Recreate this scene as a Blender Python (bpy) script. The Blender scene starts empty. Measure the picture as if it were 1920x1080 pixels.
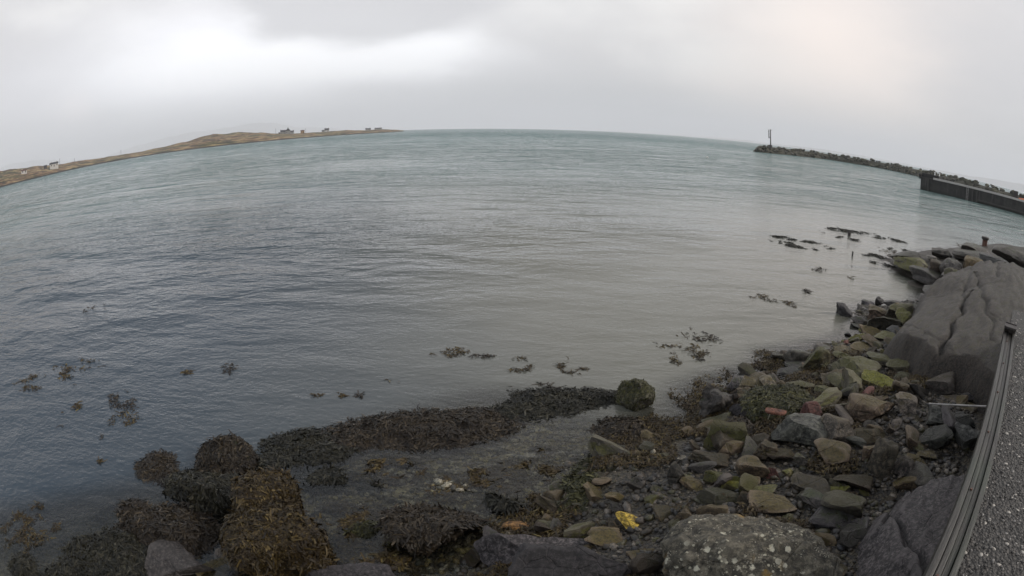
import bpy, bmesh, math
import numpy as np
from mathutils import Vector, Matrix, Euler

C = bpy.context.scene.collection
SC = bpy.context.scene
rng = np.random.RandomState(7)
rad = math.radians

# ------------------------------------------------------------------ camera (wide security-camera lens)
H = 4.6
F, K, PIT, ROL = 1100.0, -0.0874, rad(15.71), rad(0.626)
TH = np.linspace(0, 1.6, 4000); RR = F * (TH + K * TH ** 3)
cd = bpy.data.cameras.new('camera')
cd.type = 'PANO'
cd.panorama_type = 'FISHEYE_LENS_POLYNOMIAL'
cd.sensor_width = 36.0
cd.fisheye_fov = rad(200)
_r = np.linspace(0, 36 * 1120 / 1920, 200)
_t = np.interp(_r * 1920 / 36, RR, TH)
_c = np.linalg.lstsq(np.stack([_r, _r ** 2, _r ** 3, _r ** 4], 1), _t, rcond=None)[0]
cd.fisheye_polynomial_k0 = 0.0
cd.fisheye_polynomial_k1, cd.fisheye_polynomial_k2, cd.fisheye_polynomial_k3, cd.fisheye_polynomial_k4 = [-float(v) for v in _c]
cd.clip_start = 0.05; cd.clip_end = 60000
cam = bpy.data.objects.new('camera', cd); C.objects.link(cam)
cam.location = (0, 0, H)
cam.rotation_euler = (Euler((rad(90) - PIT, 0, 0)).to_matrix() @ Matrix.Rotation(ROL, 3, 'Z')).to_euler()
SC.camera = cam

def ray(px, py):
    X = px - 960; Y = 540 - py
    c, s = math.cos(ROL), math.sin(ROL)
    x = X * c - Y * s; y = X * s + Y * c
    r = math.hypot(x, y); th = float(np.interp(r, RR, TH)); r = max(r, 1e-9)
    d = (math.sin(th) * x / r, math.sin(th) * y / r, math.cos(th))
    c, s = math.cos(PIT), math.sin(PIT)
    return np.array([d[0], d[2] * c + d[1] * s, -d[2] * s + d[1] * c])

def pscale(px, py):
    r = math.hypot(px - 960, py - 540); th = float(np.interp(r, RR, TH))
    if th < 1e-3: return F
    return 0.5 * (r / math.sin(th) + F * (1 + 3 * K * th * th))

def W(px, py, z=0.0):
    d = ray(px, py); t = (H - z) / max(-d[2], 1e-4)
    return np.array([d[0] * t, d[1] * t, z])

def AZ(px, py, dist, z=0.0):
    d = ray(px, py); n = math.hypot(d[0], d[1])
    return np.array([d[0] / n * dist, d[1] / n * dist, z])

# ------------------------------------------------------------------ node helpers
class NT:
    def __init__(s, nt): s.n = nt; nt.nodes.clear()
    def node(s, t, **kw):
        n = s.n.nodes.new(t)
        for k, v in kw.items():
            if k.startswith('_'): setattr(n, k[1:], v)
        return n
    def put(s, inp, v):
        if v is None: return
        if hasattr(v, 'is_output') or isinstance(v, bpy.types.NodeSocket): s.n.links.new(v, inp)
        else:
            if isinstance(v, (tuple, list)) and len(v) == 3 and inp.type == 'RGBA': v = (*v, 1)
            inp.default_value = v
    def math(s, op, a, b=None, c=None, clamp=False):
        n = s.node('ShaderNodeMath', _operation=op, _use_clamp=clamp)
        s.put(n.inputs[0], a); s.put(n.inputs[1], b); s.put(n.inputs[2], c)
        return n.outputs[0]
    def mix(s, f, a, b, mode='MIX'):
        n = s.node('ShaderNodeMix', _data_type='RGBA', _blend_type=mode)
        s.put(n.inputs[0], f); s.put(n.inputs[6], a); s.put(n.inputs[7], b)
        return n.outputs[2]
    def ss(s, x, a, b, lo=0.0, hi=1.0):
        n = s.node('ShaderNodeMapRange', _interpolation_type='SMOOTHSTEP')
        s.put(n.inputs[0], x); s.put(n.inputs[1], a); s.put(n.inputs[2], b); s.put(n.inputs[3], lo); s.put(n.inputs[4], hi)
        return n.outputs[0]
    def noise(s, vec, scale, detail=3, rough=0.55, dist=0.0, out=0):
        n = s.node('ShaderNodeTexNoise'); s.put(n.inputs['Vector'], vec)
        n.inputs['Scale'].default_value = scale; n.inputs['Detail'].default_value = detail
        n.inputs['Roughness'].default_value = rough; n.inputs['Distortion'].default_value = dist
        return n.outputs[out]
    def voro(s, vec, scale, feature='F1', rnd=1.0, out='Distance'):
        n = s.node('ShaderNodeTexVoronoi', _feature=feature); s.put(n.inputs['Vector'], vec)
        n.inputs['Scale'].default_value = scale; n.inputs['Randomness'].default_value = rnd
        return n.outputs[out]
    def mapping(s, vec, loc=(0, 0, 0), rot=(0, 0, 0), scale=(1, 1, 1)):
        n = s.node('ShaderNodeMapping'); s.put(n.inputs[0], vec)
        n.inputs[1].default_value = loc; n.inputs[2].default_value = rot; n.inputs[3].default_value = scale
        return n.outputs[0]
    def coord(s, which='Object'): return s.node('ShaderNodeTexCoord').outputs[which]
    def bump(s, h, strength=0.5, dist=0.02, normal=None):
        n = s.node('ShaderNodeBump'); s.put(n.inputs['Height'], h); s.put(n.inputs['Strength'], strength)
        s.put(n.inputs['Distance'], dist); s.put(n.inputs['Normal'], normal)
        return n.outputs[0]
    def attr(s, name, out='Fac'):
        n = s.node('ShaderNodeAttribute', _attribute_name=name); return n.outputs[out]

def new_mat(name):
    m = bpy.data.materials.new(name); m.use_nodes = True
    return m, NT(m.node_tree)

def principled(n, color, rough=0.7, normal=None, spec=0.5, metal=0.0):
    p = n.node('ShaderNodeBsdfPrincipled')
    n.put(p.inputs['Base Color'], color); n.put(p.inputs['Roughness'], rough); n.put(p.inputs['Metallic'], metal)
    n.put(p.inputs['Normal'], normal); n.put(p.inputs['Specular IOR Level'], spec)
    o = n.node('ShaderNodeOutputMaterial'); n.n.links.new(p.outputs[0], o.inputs[0])
    return p

# ------------------------------------------------------------------ sky, sun, exposure
SUN_AZ, SUN_EL = rad(98), rad(32)
world = bpy.data.worlds.new('World'); SC.world = world; world.use_nodes = True
n = NT(world.node_tree)
sky = n.node('ShaderNodeTexSky', _sky_type='NISHITA'); sky.sun_disc = False
sky.sun_elevation = SUN_EL; sky.sun_rotation = SUN_AZ; sky.air_density = 1.0; sky.dust_density = 2.0
bg1 = n.node('ShaderNodeBackground'); n.put(bg1.inputs[0], sky.outputs[0]); bg1.inputs[1].default_value = 0.08
g = n.coord('Generated')
sep = n.node('ShaderNodeSeparateXYZ'); n.put(sep.inputs[0], g)
wob = n.noise(n.mapping(g, scale=(1.0, 1.0, 2.6)), 3.2, 5, 0.55)
wob2 = n.noise(n.mapping(g, loc=(3, 1, 7), scale=(1.0, 1.0, 2.6)), 2.6, 5, 0.55)
az = n.math('ADD', n.math('ARCTAN2', sep.outputs[0], sep.outputs[1]), n.math('MULTIPLY', n.math('SUBTRACT', wob, 0.5), 0.26))
el = n.math('ADD', n.math('ARCSINE', sep.outputs[2]), n.math('MULTIPLY', n.math('SUBTRACT', wob2, 0.5), 0.11))
def ell(px, py, ra, re):
    d = ray(px, py); a0 = math.atan2(d[0], d[1]); e0 = math.asin(d[2])
    u = n.math('DIVIDE', n.math('SUBTRACT', az, a0), ra); v = n.math('DIVIDE', n.math('SUBTRACT', el, e0), re)
    return n.math('EXPONENT', n.math('MULTIPLY', n.math('ADD', n.math('MULTIPLY', u, u), n.math('MULTIPLY', v, v)), -1.0))
soft = n.noise(n.mapping(g, scale=(1, 1, 2.2)), 2.3, 6, 0.5)
col = n.mix(n.ss(soft, 0.38, 0.62), (0.51, 0.50, 0.505), (0.65, 0.64, 0.63))
col = n.mix(n.ss(n.math('ARCSINE', sep.outputs[2]), 0.14, 0.0, 0.0, 0.8), col, (0.50, 0.495, 0.505))      # grey veil low down
col = n.mix(n.math('MULTIPLY', ell(80, 240, 0.5, 0.16), 0.6), col, (0.55, 0.545, 0.58))
col = n.mix(n.math('MULTIPLY', ell(480, 110, 0.34, 0.12), 1.0, clamp=True), col, (0.96, 0.96, 1.0))
col = n.mix(n.math('MULTIPLY', n.ss(ell(600, 92, 0.32, 0.07), 0.2, 0.7), 0.95, clamp=True), col, (0.92, 0.92, 0.94))
col = n.mix(n.math('MULTIPLY', n.ss(ell(690, 2, 0.26, 0.07), 0.15, 0.6), 0.85), col, (0.49, 0.485, 0.50))
col = n.mix(n.math('MULTIPLY', ell(140, 200, 0.05, 0.03), 0.5), col, (0.80, 0.76, 0.77))
col = n.mix(n.math('MULTIPLY', ell(1600, 110, 0.24, 0.17), 0.95), col, (0.80, 0.705, 0.645))
col = n.mix(n.math('MULTIPLY', ell(1900, 230, 0.2, 0.2), 0.7), col, (0.44, 0.435, 0.45))
col = n.mix(n.math('MULTIPLY', ell(1120, 220, 0.30, 0.06), 0.6), col, (0.45, 0.45, 0.475))
# the cloud deck overhead is thicker and darker than the bright gap over the sea
up = n.ss(n.math('ARCSINE', sep.outputs[2]), 0.45, 1.1)
lr = n.ss(sep.outputs[0], -0.6, 0.5)
col = n.mix(up, col, n.mix(lr, (0.24, 0.275, 0.35), (0.42, 0.39, 0.38)))
col = n.mix(n.math('MULTIPLY', n.ss(n.math('ARCSINE', sep.outputs[2]), 0.28, 0.6), n.ss(sep.outputs[0], 0.1, -0.7)), col, (0.36, 0.41, 0.49))
bg2 = n.node('ShaderNodeBackground'); n.put(bg2.inputs[0], col); bg2.inputs[1].default_value = 1.30
mx = n.node('ShaderNodeMixShader'); mx.inputs[0].default_value = 0.94
n.n.links.new(bg1.outputs[0], mx.inputs[1]); n.n.links.new(bg2.outputs[0], mx.inputs[2])
wo = n.node('ShaderNodeOutputWorld'); n.n.links.new(mx.outputs[0], wo.inputs[0])

sd = bpy.data.lights.new('sun', 'SUN'); sd.energy = 1.4; sd.angle = rad(12); sd.color = (1.0, 0.93, 0.85)
sun = bpy.data.objects.new('sun', sd); C.objects.link(sun)
sv = Vector((math.sin(SUN_AZ) * math.cos(SUN_EL), math.cos(SUN_AZ) * math.cos(SUN_EL), math.sin(SUN_EL)))
sun.rotation_euler = sv.to_track_quat('Z', 'Y').to_euler()
SC.view_settings.view_transform = 'Standard'; SC.view_settings.look = 'None'
SC.view_settings.exposure = 0.3; SC.view_settings.gamma = 1.0; SC.view_settings.use_curve_mapping = False
SC.cycles.max_bounces = 6; SC.cycles.transparent_max_bounces = 12; SC.cycles.volume_bounces = 1
SC.cycles.caustics_reflective = False; SC.cycles.caustics_refractive = False
SC.cycles.use_denoising = True

# ------------------------------------------------------------------ numpy helpers
def _hash(ix, iy, iz, seed):
    h = (ix.astype(np.int64) * 374761393 + iy.astype(np.int64) * 668265263 + iz.astype(np.int64) * 2147483647 + seed * 974711) & 0xffffffff
    h = ((h ^ (h >> 13)) * 1274126177) & 0xffffffff
    h = (h ^ (h >> 16)) & 0xffffffff
    return h / 4294967295.0
def vnoise(p, seed=0):
    p = np.asarray(p, float); i = np.floor(p); f = p - i; f = f * f * (3 - 2 * f)
    r = 0
    for dx in (0, 1):
        for dy in (0, 1):
            for dz in (0, 1):
                w = (f[:, 0] if dx else 1 - f[:, 0]) * (f[:, 1] if dy else 1 - f[:, 1]) * (f[:, 2] if dz else 1 - f[:, 2])
                r = r + w * _hash(i[:, 0] + dx, i[:, 1] + dy, i[:, 2] + dz, seed)
    return r * 2 - 1
def fbm(p, seed=0, oct=4, gain=0.5):
    a, r = 1.0, 0.0; p = np.asarray(p, float)
    for o in range(oct):
        r = r + a * vnoise(p * (2.03 ** o) + o * 17.3, seed + o); a *= gain
    return r

def mesh_np(name, v, f, mat=None, smooth=True, attrs=None, sharp=None):
    me = bpy.data.meshes.new(name)
    v = np.asarray(v, np.float32); f = np.asarray(f, np.int32)
    me.vertices.add(len(v)); me.vertices.foreach_set('co', v.ravel())
    k = f.shape[1]
    me.loops.add(f.size); me.loops.foreach_set('vertex_index', f.ravel())
    me.polygons.add(len(f)); me.polygons.foreach_set('loop_start', np.arange(0, f.size, k, dtype=np.int32))
    me.polygons.foreach_set('loop_total', np.full(len(f), k, np.int32))
    me.update(calc_edges=True); me.validate()
    if smooth: me.polygons.foreach_set('use_smooth', np.ones(len(me.polygons), bool))
    if sharp and smooth:
        me.set_sharp_from_angle(angle=rad(sharp))
    for k_, a in (attrs or {}).items():
        at = me.attributes.new(k_, 'FLOAT', 'POINT'); at.data.foreach_set('value', np.asarray(a, np.float32))
    if mat: me.materials.append(mat)
    return me

def obj(name, me, parent=None, loc=None):
    o = bpy.data.objects.new(name, me); C.objects.link(o)
    if parent is not None: o.parent = parent
    if loc is not None: o.location = [float(q) for q in loc]
    return o
def tag(o, label=None, cat=None, group=None, kind=None):
    if label: o['label'] = label
    if cat: o['category'] = cat
    if group: o['group'] = group
    if kind: o['kind'] = kind
    return o
def empty(name, loc, rz=0.0):
    o = bpy.data.objects.new(name, None); C.objects.link(o); o.location = [float(q) for q in loc]; o.rotation_euler = (0, 0, rz)
    o.empty_display_size = 0.1
    return o

class MB:
    """collects boxes, prisms and tubes into one mesh"""
    def __init__(s): s.v = []; s.f = []
    def add(s, v, f):
        b = len(s.v); s.v += [tuple(map(float, q)) for q in v]; s.f += [tuple(b + i for i in q) for q in f]
    def box(s, c, d, rz=0.0):
        x, y, z = [q / 2 for q in d]; ca, sa = math.cos(rz), math.sin(rz); v = []
        for k in (-z, z):
            for a, b in ((-x, -y), (x, -y), (x, y), (-x, y)):
                v.append((c[0] + a * ca - b * sa, c[1] + a * sa + b * ca, c[2] + k))
        s.add(v, [(3, 2, 1, 0), (4, 5, 6, 7), (0, 1, 5, 4), (1, 2, 6, 5), (2, 3, 7, 6), (3, 0, 4, 7)])
        return s
    def tube(s, pts, r, seg=8):
        pts = [Vector(p) for p in pts]; rr = r if isinstance(r, (list, tuple)) else [r] * len(pts); v = []; f = []
        for i, p in enumerate(pts):
            d = (pts[min(i + 1, len(pts) - 1)] - pts[max(i - 1, 0)]).normalized()
            a = d.orthogonal().normalized() if i == 0 else (a - d * a.dot(d)).normalized()
            b = d.cross(a)
            for k in range(seg):
                t = 2 * math.pi * k / seg; v.append(p + (a * math.cos(t) + b * math.sin(t)) * rr[i])
        for i in range(len(pts) - 1):
            for k in range(seg):
                k2 = (k + 1) % seg
                f.append((i * seg + k, i * seg + k2, (i + 1) * seg + k2, (i + 1) * seg + k))
        f.append(tuple(range(seg - 1, -1, -1))); f.append(tuple((len(pts) - 1) * seg + k for k in range(seg)))
        s.add(v, f); return s
    def roof(s, c, d, rz=0.0):
        """gable roof prism: ridge along x, c = centre of the eaves plane"""
        x, y = d[0] / 2, d[1] / 2; h = d[2]; ca, sa = math.cos(rz), math.sin(rz)
        L = [(-x, -y, 0), (x, -y, 0), (x, y, 0), (-x, y, 0), (-x, 0, h), (x, 0, h)]
        v = [(c[0] + a * ca - b * sa, c[1] + a * sa + b * ca, c[2] + k) for a, b, k in L]
        s.add(v, [(3, 2, 1, 0), (0, 1, 5, 4), (2, 3, 4, 5), (0, 4, 3), (1, 2, 5)]); return s
    def build(s, name, mat, parent=None, bevel=0.0, smooth=False):
        me = bpy.data.meshes.new(name); me.from_pydata(s.v, [], s.f); me.update()
        if bevel:
            bm = bmesh.new(); bm.from_mesh(me)
            bmesh.ops.bevel(bm, geom=bm.edges[:], offset=bevel, segments=2, affect='EDGES', profile=0.6); bm.to_mesh(me); bm.free()
        if smooth:
            me.polygons.foreach_set('use_smooth', np.ones(len(me.polygons), bool)); me.set_sharp_from_angle(angle=rad(40))
        me.materials.append(mat)
        return obj(name, me, parent)

def ico(level):
    bm = bmesh.new(); bmesh.ops.create_icosphere(bm, subdivisions=level, radius=1.0)
    v = np.array([q.co[:] for q in bm.verts]); f = np.array([[q.index for q in p.verts] for p in bm.faces]); bm.free()
    return v, f
ICO = {k: ico(k) for k in (1, 2, 3, 4, 5)}

def rock_pts(dims, seed, sub=4, planes=11, cut=(0.5, 0.86), rough=0.10, fine=0.055):
    r = np.random.RandomState(seed); v, f = ICO[sub]; p = v.copy()
    e_ = 7.0 if planes <= 3 and cut[0] >= 0.8 else (2.2 if planes <= 5 else 4.2)
    p = p / ((np.abs(p) ** e_).sum(1) ** (1 / e_))[:, None]
    for i in range(planes):
        nv = r.normal(size=3); nv /= np.linalg.norm(nv); d = r.uniform(*cut)
        e = p @ nv - d; p = p - np.outer(np.maximum(e, 0) * 0.97, nv)
    mxa = np.abs(p).max(0); p = p / mxa
    nn = v
    p = p + nn * (fbm(p * 1.6 + seed * 3.1, seed, 3) * rough)[:, None]
    dims = np.asarray(dims, float)
    p = p * dims / 2
    q = p / max(dims.min(), 0.05)
    p = p + nn * (fbm(p * 9.0 + seed, seed + 50, 3) * fine * dims.min())[:, None]
    return p, f

# ------------------------------------------------------------------ terrain frame: t runs along the shore, s runs seaward from the wall edge
U = np.array([0.798, 0.602]); NRM = np.array([-0.602, 0.798]); OFF = 0.146
def ts(x, y): return x * U[0] + y * U[1], x * NRM[0] + y * NRM[1] + OFF
def xy(t, s): return t * U[0] + (s - OFF) * NRM[0], t * U[1] + (s - OFF) * NRM[1]
SHORE_PX = [(880, 1075), (905, 1040), (1035, 985), (1060, 900), (1110, 862), (1240, 822), (1290, 790), (1310, 745), (1390, 712), (1450, 700),
            (1460, 672), (1540, 655), (1600, 640), (1635, 620), (1610, 585), (1650, 575), (1740, 572), (1738, 535), (1690, 512), (1665, 488), (1720, 474), (1830, 464)]
_sh = np.array([ts(*W(a, b)[:2]) for a, b in SHORE_PX])
_o = np.argsort(_sh[:, 0]); _sh = _sh[_o]
_T = np.concatenate([[-30, -6, 1.0], _sh[:, 0], [46, 60, 200]]); _S = np.concatenate([[3.2, 3.2, 3.7], _sh[:, 1], [-3.5, -6, -8]])
def shoreS(t): return np.interp(t, _T, _S)
def ground(t, s, rough=True):
    t = np.asarray(t, float); s = np.asarray(s, float)
    k = np.array([-.45, -.15, 0, .15, .45])
    S = sum(shoreS(t + q) for q in k) / 5
    d = S - s
    up = np.where(d > 0, 1.35 * (1 - np.exp(-np.maximum(d, 0) * 0.33)), 0)
    dn = np.minimum(d, 0); dn = 0.055 * np.maximum(dn, -4.2) + 0.30 * np.minimum(dn + 4.2, 0)
    z = up + np.maximum(dn, -2.6)
    if rough:
        x, y = xy(t, s); sh = np.shape(z)
        P = np.stack([np.ravel(x), np.ravel(y), 0 * np.ravel(x)], 1)
        z = z + (fbm(P * 0.9, 3, 3) * 0.07 + fbm(P * 4.0, 5, 2) * 0.025).reshape(sh) * np.clip(np.abs(d) * 1.5 + 0.25, 0, 1)
    return z
def groundxy(x, y): return float(ground(*[np.array([q]) for q in ts(x, y)])[0])
def on_ground(px, py, lift=0.0, tmax=90.0, zmin=-9.0):
    """first point of the pixel's ray that is LIFT above the ground"""
    d = ray(px, py); tt = np.arange(2.0, tmax, 0.04)
    P = np.array([0, 0, H]) + tt[:, None] * d
    g_ = np.maximum(ground(*ts(P[:, 0], P[:, 1]), rough=False), zmin) + lift
    i = np.argmax(P[:, 2] <= g_)
    return P[i] if P[i, 2] <= g_[i] else P[-1], tt[i]

# ------------------------------------------------------------------ materials
def rock_mat(name, a, b, algae=None, amt=0.0, wet=0.35, scale=1.0, spots=None, lift=1.0, streak=0):
    m, n = new_mat(name); co = n.coord('Object')
    rnd = n.node('ShaderNodeObjectInfo').outputs['Random']
    co2 = n.node('ShaderNodeVectorMath', _operation='ADD'); n.put(co2.inputs[0], co)
    cmb = n.node('ShaderNodeCombineXYZ'); n.put(cmb.inputs[0], n.math('MULTIPLY', rnd, 40)); n.put(cmb.inputs[1], n.math('MULTIPLY', rnd, 17)); n.put(co2.inputs[1], cmb.outputs[0])
    co = co2.outputs[0]
    big = n.noise(co, 2.2 * scale, 5, 0.62); fine = n.noise(co, 17 * scale, 6, 0.78); grain = n.noise(co, 110 * scale, 3, 0.8)
    c = n.mix(n.ss(big, 0.32, 0.68), a, b)
    c = n.mix(n.ss(fine, 0.46, 0.62), c, tuple(min(1, q * 2.7 + 0.02) for q in b)); c = n.mix(n.ss(fine, 0.46, 0.36, 0, 0.85), c, tuple(q * 0.25 for q in a))
    c = n.mix(n.ss(grain, 0.55, 0.75, 0, 0.65), c, tuple(min(1, q * 3.2 + 0.03) for q in b))
    c = n.mix(n.ss(grain, 0.45, 0.28, 0, 0.7), c, tuple(q * 0.3 for q in a))
    if streak:
        stk = n.noise(n.mapping(co, rot=(0, 0, -math.atan2(U[1], U[0]) - 0.12), scale=(3.0, 12, 9)), 1.0, 6, 0.72, 0.5)
        c = n.mix(n.ss(stk, 0.5, 0.66, 0, 0.8), c, tuple(q * 2.0 for q in b)); c = n.mix(n.ss(stk, 0.46, 0.36, 0, 0.8), c, tuple(q * 0.25 for q in a))
    if algae:
        nz = n.node('ShaderNodeNewGeometry').outputs['Normal']
        sp = n.node('ShaderNodeSeparateXYZ'); n.put(sp.inputs[0], nz)
        k = n.math('ADD', n.math('MULTIPLY', sp.outputs[2], 0.42), n.math('MULTIPLY', n.noise(co, 5.5 * scale, 5, 0.7), 1.0))
        mk = n.ss(k, 1.02 - amt, 1.22 - amt)
        ac = n.mix(n.ss(n.noise(co, 30 * scale, 4, 0.75), 0.35, 0.65), tuple(q * 0.35 for q in algae), algae)
        c = n.mix(mk, c, ac)
    if spots:
        for (sc_, th, colr, w_) in spots:
            dd = n.math('ADD', n.voro(co, sc_, rnd=1.0), n.math('MULTIPLY', n.math('SUBTRACT', n.noise(co, sc_ * 4, 4, 0.7), 0.5), 0.35))
            patch = n.ss(n.noise(co, sc_ * 0.22, 2), 0.5 - w_, 0.62 - w_)
            c = n.mix(n.math('MULTIPLY', n.ss(dd, th, th * 0.75), patch), c, colr)
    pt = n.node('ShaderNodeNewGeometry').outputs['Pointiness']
    c = n.mix(n.ss(pt, 0.505, 0.56, 0, 0.55), c, tuple(min(1, q * 2.2 + 0.03) for q in b))  # edge highlight painted into the colour along convex rims, for contrast
    c = n.mix(n.ss(pt, 0.495, 0.44, 0, 0.6), c, tuple(q * 0.3 for q in a))  # crease shade painted into the colour of the hollows
    bv = n.math('MULTIPLY_ADD', rnd, 0.95, 0.36); cb = n.node('ShaderNodeCombineColor'); n.put(cb.inputs[0], bv); n.put(cb.inputs[1], n.math('MULTIPLY', bv, 0.98)); n.put(cb.inputs[2], n.math('MULTIPLY', bv, n.math('MULTIPLY_ADD', n.math('FRACT', n.math('MULTIPLY', rnd, 7.3)), 0.3, 0.78)))
    c = n.mix(1.0, c, cb.outputs[0], 'MULTIPLY')
    crack = n.voro(n.mapping(co, scale=(1, 1, 1.6)), 2.6 * scale, 'DISTANCE_TO_EDGE')
    h = n.math('ADD', n.math('MULTIPLY', fine, 0.6), n.math('MULTIPLY', grain, 0.35))
    h = n.math('ADD', h, n.math('MULTIPLY', n.ss(crack, 0.0, 0.03), 0.35))
    if streak: h = n.math('ADD', h, n.math('MULTIPLY', stk, 1.6))
    nrm = n.bump(h, 1.0, 0.05 / scale ** 0.3)
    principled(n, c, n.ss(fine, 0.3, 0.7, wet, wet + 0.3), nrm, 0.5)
    return m

GREEN = (0.13, 0.125, 0.026); OLIVE = (0.115, 0.088, 0.022); LIME = (0.20, 0.20, 0.022); MOSS = (0.06, 0.075, 0.025)
M = {}
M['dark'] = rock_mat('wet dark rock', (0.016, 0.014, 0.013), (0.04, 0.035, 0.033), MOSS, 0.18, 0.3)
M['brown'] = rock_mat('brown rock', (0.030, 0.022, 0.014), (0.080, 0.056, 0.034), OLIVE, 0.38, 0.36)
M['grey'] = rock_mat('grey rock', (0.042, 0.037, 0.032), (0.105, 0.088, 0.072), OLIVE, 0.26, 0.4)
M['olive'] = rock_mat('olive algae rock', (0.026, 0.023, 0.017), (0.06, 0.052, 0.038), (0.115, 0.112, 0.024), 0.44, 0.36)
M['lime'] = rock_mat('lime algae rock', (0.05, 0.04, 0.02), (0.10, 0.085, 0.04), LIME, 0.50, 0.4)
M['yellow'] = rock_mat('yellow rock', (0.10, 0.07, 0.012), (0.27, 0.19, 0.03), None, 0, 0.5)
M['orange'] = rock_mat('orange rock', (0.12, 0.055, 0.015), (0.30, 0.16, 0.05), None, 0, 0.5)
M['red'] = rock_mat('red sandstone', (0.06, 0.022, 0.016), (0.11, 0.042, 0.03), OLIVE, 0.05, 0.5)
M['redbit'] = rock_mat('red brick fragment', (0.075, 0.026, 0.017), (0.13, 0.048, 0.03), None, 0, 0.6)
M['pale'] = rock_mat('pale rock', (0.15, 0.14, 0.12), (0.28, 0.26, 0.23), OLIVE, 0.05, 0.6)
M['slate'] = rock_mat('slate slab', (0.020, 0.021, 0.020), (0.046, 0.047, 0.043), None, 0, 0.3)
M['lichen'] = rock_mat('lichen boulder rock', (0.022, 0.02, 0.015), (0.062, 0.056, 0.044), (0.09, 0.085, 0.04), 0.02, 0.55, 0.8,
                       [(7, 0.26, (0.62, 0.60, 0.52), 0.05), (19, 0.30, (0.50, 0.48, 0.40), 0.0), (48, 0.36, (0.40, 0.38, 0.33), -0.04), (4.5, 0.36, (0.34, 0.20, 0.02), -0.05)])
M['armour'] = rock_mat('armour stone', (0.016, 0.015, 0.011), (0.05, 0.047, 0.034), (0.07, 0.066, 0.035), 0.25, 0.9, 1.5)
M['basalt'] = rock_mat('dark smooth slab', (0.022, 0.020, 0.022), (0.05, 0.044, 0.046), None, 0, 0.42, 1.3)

def weed_mat(name, cols, rough=0.5):
    m, n = new_mat(name); t = n.attr('tint')
    r = n.node('ShaderNodeValToRGB'); n.put(r.inputs[0], t)
    e = r.color_ramp.elements; e[0].color = (*cols[0], 1); e[1].color = (*cols[-1], 1)
    for i, c in enumerate(cols[1:-1]):
        k = e.new((i + 1) / (len(cols) - 1)); k.color = (*c, 1)
    big = n.noise(n.coord('Object'), 1.7, 3, 0.6)
    c = n.mix(n.ss(big, 0.35, 0.7, 0, 0.55), r.outputs[0], cols[0])
    p = principled(n, c, rough, n.bump(n.noise(n.coord('Object'), 60, 3, 0.7), 0.6, 0.01), 0.3)
    return m
WEED = {
    'brown': weed_mat('brown bladderwrack', [(0.010, 0.007, 0.005), (0.026, 0.019, 0.011), (0.055, 0.040, 0.022), (0.15, 0.12, 0.08)]),
    'black': weed_mat('black wet bladderwrack', [(0.006, 0.006, 0.004), (0.018, 0.017, 0.010), (0.042, 0.038, 0.022), (0.12, 0.115, 0.09)]),
    'gold': weed_mat('golden bladderwrack', [(0.012, 0.007, 0.003), (0.036, 0.024, 0.008), (0.085, 0.058, 0.018), (0.20, 0.15, 0.06)]),
    'ochre': weed_mat('ochre weed scraps', [(0.016, 0.010, 0.004), (0.05, 0.032, 0.010), (0.10, 0.072, 0.02), (0.22, 0.18, 0.07)]),
    'olive': weed_mat('olive green weed', [(0.014, 0.014, 0.006), (0.045, 0.045, 0.017), (0.09, 0.085, 0.028), (0.17, 0.16, 0.06)]),
}

# ------------------------------------------------------------------ ground
m, n = new_mat('shore ground')
co = n.coord('Object')
peb = n.voro(n.mapping(co, scale=(1, 1, 1)), 16); pc = n.voro(co, 16, out='Color'); peb2 = n.voro(co, 41)
hsv = n.node('ShaderNodeSeparateColor'); n.put(hsv.inputs[0], pc)
c = n.mix(n.ss(n.noise(co, 1.3, 4), 0.35, 0.65), (0.020, 0.014, 0.008), (0.045, 0.036, 0.016))
c = n.mix(n.math('MULTIPLY', hsv.outputs[0], 0.55), c, (0.15, 0.125, 0.085))
c = n.mix(n.ss(peb, 0.35, 0.6, 0, 0.85), c, (0.008, 0.007, 0.006))
shallow = n.attr('shallow')
c = n.mix(n.math('MULTIPLY', shallow, n.ss(n.noise(co, 0.9, 4), 0.3, 0.6)), c, n.mix(hsv.outputs[1], (0.12, 0.105, 0.055), (0.46, 0.40, 0.25)))
h = n.math('ADD', n.math('MULTIPLY', peb, -0.8), n.math('MULTIPLY', peb2, -0.4))
principled(n, c, 0.55, n.bump(h, 1.0, 0.05), 0.5)
M['shore'] = m
tg = np.concatenate([np.arange(-14, 30, 0.14), np.arange(30, 75, 0.5)]); sg = np.concatenate([np.arange(-3, 14, 0.11), np.arange(14, 26, 0.5)])
TT, SS = np.meshgrid(tg, sg, indexing='ij')
ZZ = ground(TT, SS)
X, Y = xy(TT, SS); nt_, ns_ = TT.shape
idx = np.arange(nt_ * ns_).reshape(nt_, ns_)
quads = np.stack([idx[:-1, :-1], idx[1:, :-1], idx[1:, 1:], idx[:-1, 1:]], -1).reshape(-1, 4)
dd = shoreS(TT) - SS
shal = np.clip(1.2 - np.abs(dd + 1.6) / 2.2, 0, 1) * np.clip((8.5 - TT) / 2.5, 0, 1)
o = obj('shore', mesh_np('shore', np.stack([X, Y, ZZ], -1).reshape(-1, 3), quads, M['shore'], attrs={'shallow': shal.ravel()}))
tag(o, kind='structure')

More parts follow.
